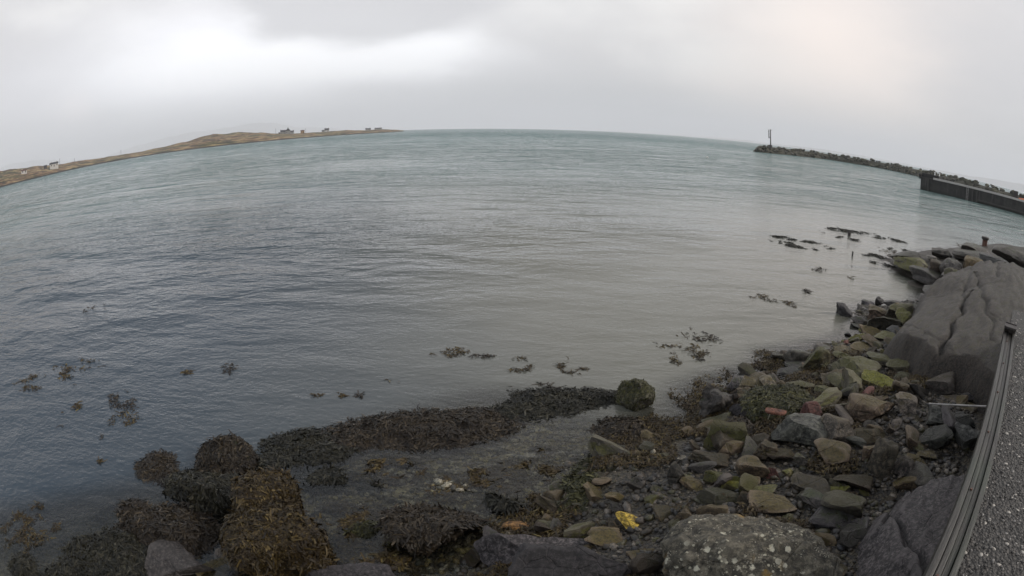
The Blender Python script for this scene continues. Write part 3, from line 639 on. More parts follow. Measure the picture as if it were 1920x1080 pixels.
# ------------------------------------------------------------------ the rock pile, far to near
R_ = [
 # kind cx cy w h label kw
 ('dark', 1583, 582, 29, 24, 'round dark boulder standing alone in the water off the stony point', {}),
 ('dark', 1611, 576, 12, 9, 'small dark stone just behind the lone round boulder in the water', {'sub': 3}),
 ('dark', 1605, 600, 26, 15, 'dark stone in the water below the lone round boulder', {'sub': 3}),
 ('dark', 1606, 611, 22, 11, 'flat wet stone in the water, lowest of the group by the lone round boulder', {'sub': 3}),
 ('dark', 1589, 626, 13, 8, 'tiny dark stone alone in the shallow water between the two stony points', {'sub': 3}),
 ('dark', 1627, 569, 22, 9, 'small dark rock at the outer tip of the stony point', {'sub': 3}),
 ('dark', 1650, 567, 17, 15, 'upright dark rock at the tip of the stony point', {'sub': 3}),
 ('dark', 1672, 570, 30, 12, 'low dark rock beside the upright one on the stony point', {'sub': 3}),
 ('brown', 1652, 588, 42, 30, 'brown rock under the olive mound of the stony point', {}),
 ('olive', 1680, 586, 58, 34, 'largest olive brown boulder on the stony point', {}),
 ('olive', 1662, 606, 62, 30, 'olive weed stained boulder on the near side of the stony point', {}),
 ('olive', 1700, 600, 44, 30, 'knobbly olive rock where the stony point meets the slab', {}),
 ('brown', 1632, 622, 50, 20, 'long low brown rock at the water on the near side of the stony point', {}),
 ('dark', 1715, 577, 30, 14, 'dark rounded rock at the back of the stony point', {'sub': 3}),
 ('pale', 1728, 586, 28, 5, 'thin pale flat stone at the back of the stony point', {'sub': 3, 'flat': 0.8}),
 ('dark', 1713, 567, 15, 7, 'small dark stone in the pale water near the foot of the slab', {'sub': 3}),
 ('dark', 1735, 560, 26, 16, 'black rock at the waterline of the big slab', {'sub': 3}),
 ('brown', 1627, 636, 24, 15, 'rounded grey brown stone above the near bay', {'sub': 3}),
 ('olive', 1665, 632, 50, 20, 'olive rock tucked under the edge of the sloping slab', {}),
 # second point
 ('dark', 1461, 668, 28, 24, 'blocky dark rock at the tip of the near stony point', {}),
 ('dark', 1492, 667, 46, 30, 'large rounded dark rock at the tip of the near stony point', {}),
 ('dark', 1486, 686, 52, 20, 'layered dark rock under the rounded one at the near point', {}),
 ('dark', 1482, 700, 60, 20, 'dark sloping rock at the waterline of the near point', {}),
 ('dark', 1545, 657, 34, 18, 'dark rounded rock behind the lime green boulder', {'sub': 3}),
 ('brown', 1580, 656, 50, 16, 'flat layered brown rock behind the lime green boulder', {'flat': 0.9}),
 ('brown', 1612, 650, 48, 16, 'brown slabby rock along the back of the near point', {'flat': 0.9}),
 ('lime', 1530, 681, 44, 42, 'bright lime green algae covered boulder near the water', {'planes': 8, 'tilt': -18}),
 ('olive', 1585, 668, 44, 15, 'narrow olive rock right behind the wide slab boulder', {}),
 ('olive', 1598, 690, 98, 44, 'wide grey green slab boulder beside the lime green one', {'flat': 0.75}),
 ('olive', 1572, 695, 40, 30, 'dark olive boulder between the lime green boulder and the wide slab boulder', {}),
 ('olive', 1650, 672, 52, 22, 'green tinged rock at the top of the pile under the slab', {}),
 ('olive', 1678, 686, 48, 26, 'green rock wedged against the lower end of the slab', {}),
 ('lime', 1706, 669, 34, 12, 'thin flat green stone lying on the lower end of the slab', {'flat': 0.5}),
 ('lime', 1650, 712, 64, 30, 'flat topped yellow green block with a dark undercut side', {'planes': 7, 'cut': (0.45, 0.8)}),
 ('olive', 1582, 716, 62, 30, 'angular grey green rock in the middle of the pile', {}),
 ('olive', 1591, 738, 42, 38, 'rounded green mossy boulder standing in the middle of the pile', {}),
 ('olive', 1692, 706, 40, 18, 'ragged green stone beside the flat topped green block', {}),
 ('brown', 1720, 716, 46, 14, 'long reddish stone at the foot of the slab', {'flat': 0.8, 'tilt': -10}),
 ('brown', 1690, 730, 34, 28, 'brown block behind the ridged boulder', {}),
 ('grey', 1754, 722, 66, 30, 'slanted purple grey wedge of rock leaning on the slab', {'tilt': -24, 'planes': 7}),
 ('grey', 1775, 748, 40, 14, 'flat pinkish stone behind the metal rod', {'flat': 0.7}),
 ('brown', 1640, 762, 92, 46, 'ridged grey brown boulder in the middle of the pile', {'planes': 8}),
 ('grey', 1694, 762, 44, 34, 'rough grey rock to the wall side of the ridged boulder', {}),
 ('slate', 1762, 780, 58, 44, 'dark angular block with a bright edge under the metal rod', {'planes': 7, 'cut': (0.42, 0.75)}),
 ('slate', 1805, 790, 50, 26, 'dark grey rock next to the timber rail under the metal rod', {}),
 ('slate', 1755, 815, 60, 36, 'black block below the angular one by the timber rail', {'planes': 8}),
 ('slate', 1808, 820, 50, 44, 'deep black rock pressed against the timber rail', {'planes': 8}),
 ('grey', 1818, 764, 40, 14, 'thin grey stone between the metal rod and the timber rail', {}),
 # left side of pile
 ('dark', 1340, 757, 64, 58, 'big round black boulder at the water side of the pile', {'rough': 0.16}),
 ('dark', 1334, 718, 34, 9, 'dark scrap of rock showing in the water behind the big round black boulder', {'sub': 3}),
 ('dark', 1395, 707, 28, 12, 'small black rock at the waterline behind the pale green boulder', {'sub': 3}),
 ('brown', 1418, 706, 32, 13, 'small brown pointed rock at the waterline behind the pale green boulder', {'sub': 3}),
 ('dark', 1380, 724, 30, 28, 'dark rock between the round black and the pale green boulder', {}),
 ('grey', 1410, 725, 52, 34, 'pale green grey boulder at the back of the pile by the water', {}),
 ('grey', 1448, 724, 44, 28, 'grey rock just right of the pale green grey boulder', {}),
 ('brown', 1388, 745, 36, 30, 'brown weedy rock beside the big round black boulder', {}),
 ('olive', 1452, 760, 120, 62, 'wide olive weed covered mound in the middle of the pile', {'rough': 0.16, 'weed': 'olive', 'wn': 1500}),
 ('olive', 1500, 722, 46, 22, 'weathered olive rock behind the yellow green mound', {}),
 ('olive', 1545, 728, 40, 16, 'flat yellowish rock behind the yellow green mound', {}),
 ('lime', 1512, 750, 54, 22, 'yellow green weedy mound above the red stone', {'rough': 0.16}),
 ('redbit', 1455, 771, 32, 10, 'small bright red brick fragment lying on the olive mound', {'sub': 3, 'embed': 0.8, 'lift_': 0.36}),
 ('red', 1527, 779, 44, 40, 'dull red sandstone block in the middle of the pile', {'planes': 7, 'cut': (0.45, 0.8)}),
 ('slate', 1498, 812, 88, 54, 'dark blue grey slab block with a pale lower edge', {'planes': 7, 'cut': (0.4, 0.75)}),
 ('grey', 1566, 812, 62, 50, 'peaked pinkish grey boulder with an overhang', {'planes': 7, 'cut': (0.42, 0.8)}),
 ('brown', 1556, 852, 66, 40, 'deep shaded rock under the peaked pinkish boulder', {'planes': 8}),
 ('brown', 1632, 822, 66, 34, 'sloping brown grey rock next to the peaked boulder', {}),
 ('grey', 1655, 861, 42, 54, 'tall egg shaped stone with pale top and greenish base', {'planes': 3, 'cut': (0.8, 0.95), 'rough': 0.05, 'depthf': 0.6}),
 ('brown', 1625, 850, 30, 30, 'brown stone just left of the egg shaped stone', {}),
 ('grey', 1694, 876, 38, 32, 'rounded grey stone just right of the egg shaped one', {'planes': 5}),
 ('brown', 1725, 832, 40, 16, 'small brown slab in the rubble by the timber rail', {}),
 ('grey', 1742, 852, 44, 14, 'flat grey chip in the rubble by the timber rail', {}),
 ('brown', 1720, 862, 40, 16, 'long brown chip between the egg shaped stone and the timber rail', {}),
 # front middle
 ('dark', 1405, 808, 66, 30, 'dark rubble covered rock below the olive mound', {'weed': 'brown', 'wn': 500}),
 ('brown', 1430, 850, 44, 34, 'round knobbly brown rock in the low rubble', {'rough': 0.2}),
 ('brown', 1468, 852, 50, 28, 'grey brown layered stone below the dark blue grey slab', {}),
 ('olive', 1500, 862, 26, 26, 'small bright green stone in the shaded gap', {'sub': 3}),
 ('brown', 1372, 838, 40, 34, 'orange brown weed stained stone in the low rubble', {'sub': 3}),
 ('brown', 1330, 858, 60, 30, 'brown knobbly stone in the rubble near the waterline', {'rough': 0.2}),
 ('olive', 1250, 857, 30, 20, 'smooth olive stone close to the waterline', {'planes': 4}),
 ('pale', 1225, 853, 12, 20, 'small upright white stone near the waterline', {'sub': 3}),
 ('pale', 1280, 858, 16, 8, 'small white flat stone near the waterline', {'sub': 3}),
 ('dark', 1270, 890, 30, 46, 'dark purplish smooth stone beside the weed bank', {'planes': 5}),
 ('lime', 1338, 897, 32, 26, 'pale green square stone in the low rubble', {'planes': 6}),
 ('lime', 1368, 910, 34, 24, 'yellow green wedge stone in the low rubble', {'planes': 6}),
 ('brown', 1300, 908, 44, 26, 'brown knobbly stone next to the pale green square stone', {}),
 ('red', 1451, 889, 28, 24, 'small reddish orange cube of stone', {'planes': 5}),
 ('lime', 1478, 886, 22, 20, 'small lime stone right beside the reddish cube', {'sub': 3}),
 ('brown', 1410, 884, 56, 40, 'plain brown boulder in the middle of the low rubble', {}),
 ('grey', 1418, 903, 18, 14, 'small round pale grey pebble in the low rubble', {'sub': 3}),
 ('olive', 1425, 923, 54, 30, 'yellowish ridged slab leaning in the low rubble', {'tilt': -22, 'flat': 0.6}),
 ('grey', 1512, 912, 82, 34, 'flat purple grey diamond shaped slab', {'planes': 6, 'flat': 0.5}),
 ('brown', 1598, 900, 66, 30, 'dark brown ridged rock left of the ribbed slab', {}),
 ('lime', 1568, 917, 42, 24, 'pointed green shard lying across dark rock', {'tilt': -20, 'flat': 0.4, 'planes': 5}),
 ('dark', 1545, 940, 90, 30, 'layered dark rock just behind the lichen boulder', {}),
 ('brown', 1450, 950, 90, 34, 'purplish brown rock behind the lichen boulder', {}),
 ('yellow', 1190, 984, 66, 30, 'bright mustard yellow tilted flat stone near the weed bank', {'flat': 0.5, 'planes': 6, 'tilt': 16, 'depthf': 0.5}),
 ('lime', 1224, 938, 26, 20, 'pale green rounded stone near the weed bank', {'planes': 4}),
 ('olive', 1238, 917, 30, 12, 'thin yellowish stone behind the pale green rounded stone', {'sub': 3}),
 ('brown', 1245, 965, 50, 30, 'brown stone between the yellow stone and the lichen boulder', {}),
 ('olive', 1244, 1012, 34, 20, 'small mossy stone left of the lichen boulder', {}),
 ('brown', 1150, 1012, 80, 34, 'brown knobbly rock below the mustard yellow stone', {'rough': 0.18}),
 ('brown', 1205, 1050, 70, 36, 'brown rubble rock at the foot of the lichen boulder', {}),
 ('lichen', 1415, 1062, 362, 186, 'huge rounded boulder spotted with white and yellow lichen', {'sub': 5, 'planes': 5, 'cut': (0.72, 0.95), 'rough': 0.07, 'embed': 0.22, 'depthf': 0.8}),
 ('basalt', 1002, 1034, 220, 100, 'dark curved rock slab right behind the grey triangular slab', {'planes': 7, 'sub': 5}),
 ('basalt', 1100, 1085, 270, 130, 'smooth grey triangular rock slab at the bottom edge of the view', {'planes': 6, 'cut': (0.4, 0.75), 'sub': 5}),
 ('basalt', 640, 1092, 190, 60, 'flat grey rock at the bottom edge beside the golden weed boulder', {'planes': 7}),
 ('orange', 968, 992, 46, 26, 'small orange stone at the edge of the shallow pool', {'planes': 5}),
 ('lime', 680, 998, 66, 34, 'low green tufted stone in the shallow pool', {'weed': 'olive', 'wn': 500}),
 ('brown', 1045, 968, 28, 20, 'small black square stone on the edge of the shallow pool', {'planes': 5}),
 ('grey', 1029, 842, 22, 12, 'lone pale round stone in the middle of the shallow pool', {'sub': 3}),
 ('grey', 972, 773, 22, 14, 'small bare grey stone set in the edge of the long weed bank', {'sub': 3}),
 # weedy boulders
 ('olive', 1190, 746, 61, 54, 'round yellow olive boulder standing alone in the calm water', {'weed': 'olive', 'wn': 900, 'wl': 0.6, 'planes': 4}),
 ('dark', 818, 990, 190, 112, 'big boulder cloaked in dark seaweed in the shallow pool', {'weed': 'brown', 'wn': 5000, 'planes': 6}),
 ('dark', 602, 906, 72, 44, 'small seaweed covered rock between the golden boulder and the pool', {'weed': 'black', 'wn': 1500}),
 ('dark', 936, 946, 52, 34, 'small black weedy rock right behind the big weed cloaked boulder', {'weed': 'black', 'wn': 900}),
 ('dark', 691, 917, 34, 24, 'tiny weed tufted rock alone in the pool', {'weed': 'black', 'wn': 350}),
 ('dark', 425, 870, 98, 84, 'dome shaped seaweed covered boulder, topmost of the weedy group', {'weed': 'brown', 'wn': 3000, 'planes': 4}),
 ('dark', 360, 912, 88, 66, 'black green weedy boulder leaning on the dome shaped one', {'weed': 'black', 'wn': 2400, 'planes': 5}),
 ('dark', 425, 942, 110, 82, 'dark rock with strands of pale weed in the middle of the weedy group', {'weed': 'black', 'wn': 2200, 'planes': 6}),
 ('brown', 505, 962, 94, 102, 'golden brown weed covered boulder with a flat top', {'weed': 'gold', 'wn': 4600, 'planes': 3, 'cut': (0.8, 0.95)}),
 ('brown', 520, 1022, 186, 140, 'largest golden brown weed covered boulder, nearest of the weedy group', {'weed': 'gold', 'wn': 7000, 'planes': 7, 'cut': (0.66, 0.88)}),
 ('basalt', 330, 1058, 170, 90, 'bare dark flat topped block among the weed', {'planes': 6, 'cut': (0.4, 0.7)}),
 ('grey', 458, 1050, 92, 50, 'grey block with a mottled pale green top beside the golden boulder', {'planes': 6}),
 ('grey', 405, 1076, 84, 40, 'pale edged grey rock at the bottom edge among the weed', {'planes': 6}),
]
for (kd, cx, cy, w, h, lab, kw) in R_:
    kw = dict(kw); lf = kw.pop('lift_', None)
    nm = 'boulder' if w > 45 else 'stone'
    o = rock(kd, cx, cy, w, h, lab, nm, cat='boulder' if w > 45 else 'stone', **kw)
    if lf: 
        d = ray(cx, cy); P = np.array(o.location); dist_ = np.linalg.norm(P - [0, 0, H]); o.location = P - d * lf / abs(d[2]) * 0.9

# spur with squared blocks, green cone, dark mound, bollard
S_ = [
 ('dark', 1705, 481, 60, 18, 'flat dark seaweed stained rock at the outer end of the blocky spur', {}),
 ('olive', 1715, 494, 74, 22, 'low olive brown rock on the seaward end of the blocky spur', {}),
 ('dark', 1768, 476, 40, 16, 'black rounded rock along the back of the blocky spur', {}),
 ('pale', 1748, 485, 24, 10, 'pale yellow stone lying on top of the blocky spur', {'sub': 3}),
 ('brown', 1755, 504, 24, 24, 'reddish squared block, outermost of the three in the spur face', {'planes': 3, 'cut': (0.8, 0.95)}),
 ('dark', 1784, 503, 42, 26, 'dark squared block in the middle of the spur face', {'planes': 4, 'cut': (0.7, 0.9)}),
 ('brown', 1824, 502, 34, 28, 'rusty brown squared block in the spur face', {'planes': 3, 'cut': (0.8, 0.95)}),
 ('slate', 1865, 500, 60, 26, 'long dark rock at the landward end of the spur face', {}),
 ('dark', 1835, 484, 90, 18, 'broad slaty rock behind the spur face', {}),
 ('dark', 1838, 474, 66, 18, 'dark peaked rock that carries the rusty bollard', {}),
 ('dark', 1898, 484, 72, 28, 'rounded dark slate mound at the edge of the view by the spur', {}),
 ('dark', 1745, 522, 80, 24, 'wet dark rock under the spur face at the waterline', {}),
 ('dark', 1800, 530, 70, 22, 'dark rock in the shade below the spur face', {}),
 ('olive', 1785, 527, 34, 34, 'green cone shaped rock standing in front of the blocky spur', {'planes': 6, 'depthf': 0.7}),
 ('dark', 1765, 548, 60, 24, 'dark layered rock at the foot of the green cone', {}),
]
for (kd, cx, cy, w, h, lab, kw) in S_: rock(kd, cx, cy, w, h, lab, 'boulder' if w > 45 else 'stone', cat='boulder' if w > 45 else 'stone', **kw)

# bollard on the peaked rock
kk = 38.0
def at_dist(px, py, dist):
    d = ray(px, py); t = dist / math.hypot(d[0], d[1]); return np.array([0, 0, H]) + d * t
bp = at_dist(1845, 468, 36.0); u_ = 36.5 / pscale(1845, 455)
b0 = empty('mooring_bollard', bp); tag(b0, 'short rusty mooring bollard with a wide flat cap on the dark peaked rock', 'bollard')
MB().tube([(0, 0, -0.3), (0, 0, 0.3 * u_), (0, 0, 17 * u_)], [6.6 * u_, 5.6 * u_, 5.6 * u_], 16).build('post', M['rust'], b0, smooth=True)
MB().tube([(0, 0, 16.5 * u_), (0, 0, 17.5 * u_), (0, 0, 20.5 * u_), (0, 0, 21.5 * u_)], [6 * u_, 8 * u_, 8.2 * u_, 7 * u_], 16).build('cap', M['iron'], b0, smooth=True)

# ------------------------------------------------------------------ smaller loose rocks, each its own
var = []
for i in range(18):
    var.append(rock_pts((1, 0.8, 0.62), 700 + i, 3, 8, (0.34, 0.75), 0.08))
vm = {}
kinds = ['brown', 'grey', 'olive', 'dark', 'slate', 'lime', 'red', 'pale']; wts = [.44, .06, .30, .13, .02, .03, .01, .01]
HR = np.array(HERO); r = np.random.RandomState(21); cnt = 0
while cnt < 290:
    t = 2.6 + 14.5 * r.rand() ** 1.15; S0 = float(shoreS(t)); s = S0 * r.uniform(0.08, 1.04)
    x, y = xy(t, s); sz = r.uniform(0.17, 0.42) if t < 4.6 else min(0.65, 0.22 + 0.12 * r.pareto(2.4))
    dh = np.hypot(HR[:, 0] - x, HR[:, 1] - y) / HR[:, 2]
    if dh.min() < 0.75: continue
    z = float(ground(np.array([t]), np.array([s]))[0]); kd = kinds[r.choice(len(kinds), p=wts)]; vi = r.randint(18)
    if (vi, kd) not in vm: vm[(vi, kd)] = mesh_np('loose_rock', var[vi][0], var[vi][1], M[kd], sharp=22)
    o = obj('loose_rock', vm[(vi, kd)], None, (x, y, z + sz * 0.12)); o.scale = (sz * r.uniform(.85, 1.5), sz * r.uniform(.8, 1.3), sz * r.uniform(.6, 1.1))
    o.rotation_euler = (r.uniform(-.5, .5), r.uniform(-.5, .5), r.uniform(0, 6.3))
    tag(o, 'angular wet rock lying in the gaps between the larger boulders of the shore', 'rock', 'loose rocks between the shore boulders'); cnt += 1

def shingle(name, k, tlo, thi, slo, shi, smin, smax, pal, seed, rel=True, sink=0.1, power=1.0):
    r = np.random.RandomState(seed); t = tlo + (thi - tlo) * r.rand(k) ** power; u = r.uniform(slo, shi, k)
    s = shoreS(t) * u if rel else u
    x, y = xy(t, s); z = ground(t, s); sc = smin + (smax - smin) * r.rand(k) ** 2.4; v, f = ICO[1]
    rot = r.rand(k) * 6.3; ax = np.stack([sc * r.uniform(.7, 1.5, k), sc * r.uniform(.6, 1.1, k), sc * r.uniform(.35, .8, k)], 1)
    if name == 'pool_pebbles':
        kp = s > shoreS(t) + 0.15; x, y, z, sc, rot, ax = x[kp], y[kp], z[kp], sc[kp], rot[kp], ax[kp]; k = int(kp.sum())
    L = v[None] * ax[:, None, :] * r.uniform(0.75, 1.2, (k, len(v), 1)); ca, sa = np.cos(rot)[:, None], np.sin(rot)[:, None]
    V = np.stack([L[..., 0] * ca - L[..., 1] * sa + x[:, None], L[..., 0] * sa + L[..., 1] * ca + y[:, None], L[..., 2] + (z + sc * sink)[:, None]], -1).reshape(-1, 3)
    Fc = (f[None] + (np.arange(k) * len(v))[:, None, None]).reshape(-1, 3)
    m, n = new_mat(name); q = n.node('ShaderNodeValToRGB'); n.put(q.inputs[0], n.attr('tint')); q.color_ramp.interpolation = 'CONSTANT'
    e = q.color_ramp.elements; e[0].color = (*pal[0], 1); e[1].position = 1 - 1 / len(pal); e[1].color = (*pal[-1], 1)
    for i, c_ in enumerate(pal[1:-1]): kx = e.new((i + 1) / len(pal)); kx.color = (*c_, 1)
    nn = n.noise(n.coord('Object'), 60, 4, 0.7); cc = n.mix(n.ss(nn, 0.35, 0.7), q.outputs[0], tuple(0.02 for _ in range(3)))
    principled(n, cc, 0.4, n.bump(nn, 0.5, 0.01), 0.5)
    o = obj(name, mesh_np(name, V, Fc, m, attrs={'tint': np.repeat(r.rand(k), len(v))}, smooth=False)); tag(o, kind='stuff'); return o
PAL = [(0.020, 0.014, 0.008), (0.04, 0.029, 0.016), (0.06, 0.044, 0.024), (0.022, 0.018, 0.013), (0.10, 0.075, 0.045), (0.065, 0.058, 0.018), (0.015, 0.013, 0.012), (0.10, 0.08, 0.06), (0.028, 0.022, 0.012), (0.24, 0.20, 0.15)]
o = shingle('shingle', 14000, 2.2, 19, 0.02, 1.05, 0.018, 0.08, PAL, 5, power=1.2); tag(o, 'wet brown and grey shingle filling the shore between the boulders', 'shingle')
PAL2 = [(0.14, 0.12, 0.07), (0.34, 0.29, 0.12), (0.10, 0.085, 0.05), (0.45, 0.41, 0.30), (0.10, 0.10, 0.07), (0.42, 0.38, 0.28), (0.05, 0.045, 0.03), (0.26, 0.20, 0.08)]
o = shingle('pool_pebbles', 8000, -0.5, 7.0, 3.6, 7.3, 0.015, 0.075, PAL2, 6, rel=False); tag(o, 'pale pebbles and shells on the bottom of the shallow pool', 'pebbles')

# ------------------------------------------------------------------ seaweed
r = np.random.RandomState(77); k = 60000; t = 2.0 + 9.5 * r.rand(k) ** 1.1; s = shoreS(t) * r.uniform(0.25, 1.12, k)
ms = fbm(np.stack([t * 1.1, s * 1.1, 0 * t], 1), 31, 3) + 0.5 * (s / shoreS(t) - 0.7) > -0.12; t, s = t[ms], s[ms]; x, y = xy(t, s)
P = np.stack([x, y, ground(t, s) + 0.03 + 0.05 * r.rand(len(t))], 1); fr_ = fronds(P, np.tile([0., 0, 1.], (len(t), 1)), 3, 0.9, lift=0.03)
o = obj('seaweed_scraps', mesh_np('seaweed_scraps', fr_[0], fr_[1], WEED['ochre'], attrs={'tint': fr_[2] * 0.9}, smooth=False)); tag(o, 'loose brown seaweed scraps strewn between the low stones', 'seaweed', kind='stuff')
weed_mat_thing('seaweed_bank', [(795, 800, 290, 64, 0.11, 2), (700, 812, 130, 44, 0.08), (880, 782, 120, 38, 0.09), (665, 824, 80, 34, 0.06)], 'brown', 'long brown seaweed bank across the mouth of the shallow pool', 9000)
weed_mat_thing('seaweed_bank', [(1045, 748, 145, 44, 0.11), (1100, 740, 110, 30, 0.09), (985, 766, 100, 36, 0.08)], 'black', 'dark seaweed bank reaching towards the lone olive boulder', 4200)
weed_mat_thing('seaweed_bank', [(555, 828, 120, 46, 0.12), (600, 845, 110, 40, 0.08), (530, 858, 90, 30, 0.05)], 'black', 'dark seaweed bank between the long bank and the weedy boulders', 3600)
weed_mat_thing('seaweed_bank', [(1182, 806, 118, 52, 0.10)], 'brown', 'small seaweed bank in the water below the lone olive boulder', 1900)
weed_mat_thing('seaweed_bank', [(1160, 905, 190, 90, 0.28), (1110, 950, 130, 70, 0.22), (1200, 870, 110, 40, 0.16), (1240, 838, 60, 20, 0.1), (1130, 880, 90, 50, 0.15)], 'olive', 'thick olive brown seaweed bank on the shore beside the pool', 8500, z0=0.05)
weed_mat_thing('seaweed_bank', [(292, 872, 76, 46, 0.07), (318, 892, 50, 34, 0.08)], 'brown', 'small seaweed bank in the water beyond the weedy boulders', 1500)
weed_mat_thing('seaweed_bank', [(300, 985, 180, 80, 0.18), (250, 955, 60, 30, 0.07), (340, 1000, 130, 60, 0.2)], 'brown', 'reddish brown seaweed bank in front of the weedy boulders', 5200)
weed_mat_thing('seaweed_bank', [(215, 1040, 210, 90, 0.14), (150, 1022, 60, 26, 0.06), (120, 1075, 120, 40, 0.08)], 'black', 'dark green seaweed bank along the bottom of the shore', 5200)
weed_mat_thing('seaweed_bank', [(42, 1062, 50, 44, 0.08)], 'black', 'small dark clump of seaweed in the bottom corner', 800)
for (a_, b_, w_, h_, lab) in [(650, 985, 90, 70, 'green weed under the water beside the small tufted stone'), (740, 880, 110, 36, 'yellowish weed under the water at the open end of the pool'), (880, 905, 130, 50, 'thin weed under the water in the middle of the pool'), (1000, 870, 110, 50, 'scattered weed under the water near the lone pale stone'), (740, 1055, 160, 40, 'tangled weed under the water at the bottom of the pool')]:
    weed_mat_thing('submerged_seaweed', [(a_, b_, w_ * 1.3, h_ * 1.4, 0.03)], 'ochre', lab, 1500, base=False, z0=-0.04, scale=1.1)
FL = [(172, 580, 46, 5), (100, 708, 110, 18), (150, 688, 60, 8), (222, 750, 36, 26), (232, 782, 40, 14), (140, 765, 30, 8), (105, 800, 20, 10), (185, 824, 22, 10), (345, 700, 20, 5), (430, 690, 18, 14),
      (600, 740, 22, 5), (640, 741, 8, 5), (676, 737, 9, 9), (725, 718, 22, 6), (968, 683, 34, 16), (905, 671, 44, 10), (845, 663, 54, 12), (1073, 690, 38, 14), (1030, 723, 30, 6), (940, 723, 20, 4),
      (1290, 657, 70, 12), (1324, 638, 36, 14), (1260, 677, 20, 8), (1290, 628, 40, 5), (1305, 618, 20, 4), (1425, 558, 40, 6), (1490, 571, 50, 4), (1508, 546, 10, 5), (40, 1000, 70, 40), (55, 960, 40, 16),
      (1525, 504, 36, 5), (1585, 520, 20, 3), (1660, 470, 26, 4), (1310, 672, 12, 6), (395, 660, 10, 4), (108, 770, 16, 6), (1450, 694, 20, 8), (1310, 718, 22, 6), (1815, 452, 18, 3), (1790, 455, 10, 2), (190, 865, 10, 6), (105, 990, 14, 8)]
for i, (a, b, w, h) in enumerate(FL):
    P = W(a, b); dn = np.linalg.norm(P - [0, 0, H])
    weed_mat_thing('floating_seaweed', [(a, b, w * 1.35, max(h, 4) * 1.6, 0.008)], 'ochre' if i % 3 else 'brown', 'small dark patch of seaweed floating on the water', int(min(240, 12 + w * h * 0.10)), group='seaweed patches floating on the water', base=False, edge=1.2, scale=max(0.9, min(1.8, dn / 11)))
for (L_, lab) in [([(1492, 449, 76, 5, .03), (1470, 455, 50, 4, .03), (1505, 463, 70, 6, .03)], 'long thin streak of dark seaweed on the water, farther from the shore'),
                  ([(1580, 432, 60, 5, .05), (1620, 438, 90, 6, .05), (1660, 447, 70, 5, .03)], 'long dark line of seaweed on the water off the blocky spur'),
                  ([(1555, 464, 20, 5, .04), (1590, 447, 44, 5, .03), (1545, 435, 18, 3, .03)], 'broken seaweed between the two long streaks off the blocky spur'),
                  ([(1640, 480, 60, 6, .03), (1655, 496, 50, 5, .03), (1690, 470, 50, 6, .05)], 'seaweed fringe in the water around the tip of the blocky spur')]:
    weed_mat_thing('seaweed_streak', L_, 'black', lab, 900, scale=1.7, base=False)

# posts and buoy in the water
for (a, b, h_, lab) in [(1592, 442, 6, 'short dark stump sticking out of the seaweed line'), (1598, 480, 8, 'thin dark stake standing in the water off the blocky spur')]:
    P = W(a, b); u_ = np.linalg.norm(P - [0, 0, H]) / pscale(a, b); w_ = (3.2 if h_ == 6 else 1.6) * u_
    o = MB().tube([(0, 0, -0.4), (0, 0, 0.2), (w_ * .3, 0, h_ * u_ * 1.05)], [w_ * 1.1, w_, w_ * .7], 8).build('stake', M['iron'], smooth=True); o.location = P; tag(o, lab, 'stake')
m, n = new_mat('white buoy plastic'); principled(n, (0.78, 0.77, 0.74), 0.4); M['white'] = m
P = W(1326, 296); b0 = empty('buoy', P); tag(b0, 'small white buoy floating far out on the open water', 'buoy')
v, f = ICO[3]; obj('float', mesh_np('float', v * [.3, .3, .26] + [0, 0, .14], f, M['white']), b0); MB().tube([(0, 0, .3), (0, 0, .5)], .04, 8).build('ring', M['iron'], b0)

# ------------------------------------------------------------------ jetty
m, n = new_mat('harbour concrete'); co = n.coord('Object')
q = n.noise(co, 0.5, 5, 0.65); q2 = n.noise(n.mapping(co, scale=(1.2, 1.2, 0.15)), 1.0, 4, 0.7); sp = n.node('ShaderNodeSeparateXYZ'); n.put(sp.inputs[0], co)
c = n.mix(n.ss(q, 0.35, 0.65), (0.010, 0.0095, 0.009), (0.03, 0.028, 0.024)); c = n.mix(n.ss(q2, 0.5, 0.75, 0, 0.7), c, (0.07, 0.064, 0.058))
c = n.mix(n.ss(n.math('ADD', sp.outputs[2], n.math('MULTIPLY', q, 1.0)), 1.2, 0.7), c, (0.012, 0.013, 0.009))
principled(n, c, 0.7, n.bump(n.noise(co, 3, 5, 0.7), 0.6, 0.08)); M['quay'] = m
m, n = new_mat('pale coping concrete'); principled(n, n.mix(n.noise(n.coord('Object'), 2, 4), (0.34, 0.32, 0.30), (0.55, 0.52, 0.48)), 0.8); M['coping'] = m
J0 = W(1725, 355)[:2]; J1 = W(1919, 404)[:2]; jd = J1 - J0; jl = np.linalg.norm(jd); jd /= jl; ja = math.atan2(jd[1], jd[0]); JL = jl + 30
jr = empty('jetty', (J0[0], J0[1], 0), ja); tag(jr, 'dark concrete jetty with a pale coping edge, breakwater boulders behind it', 'jetty')
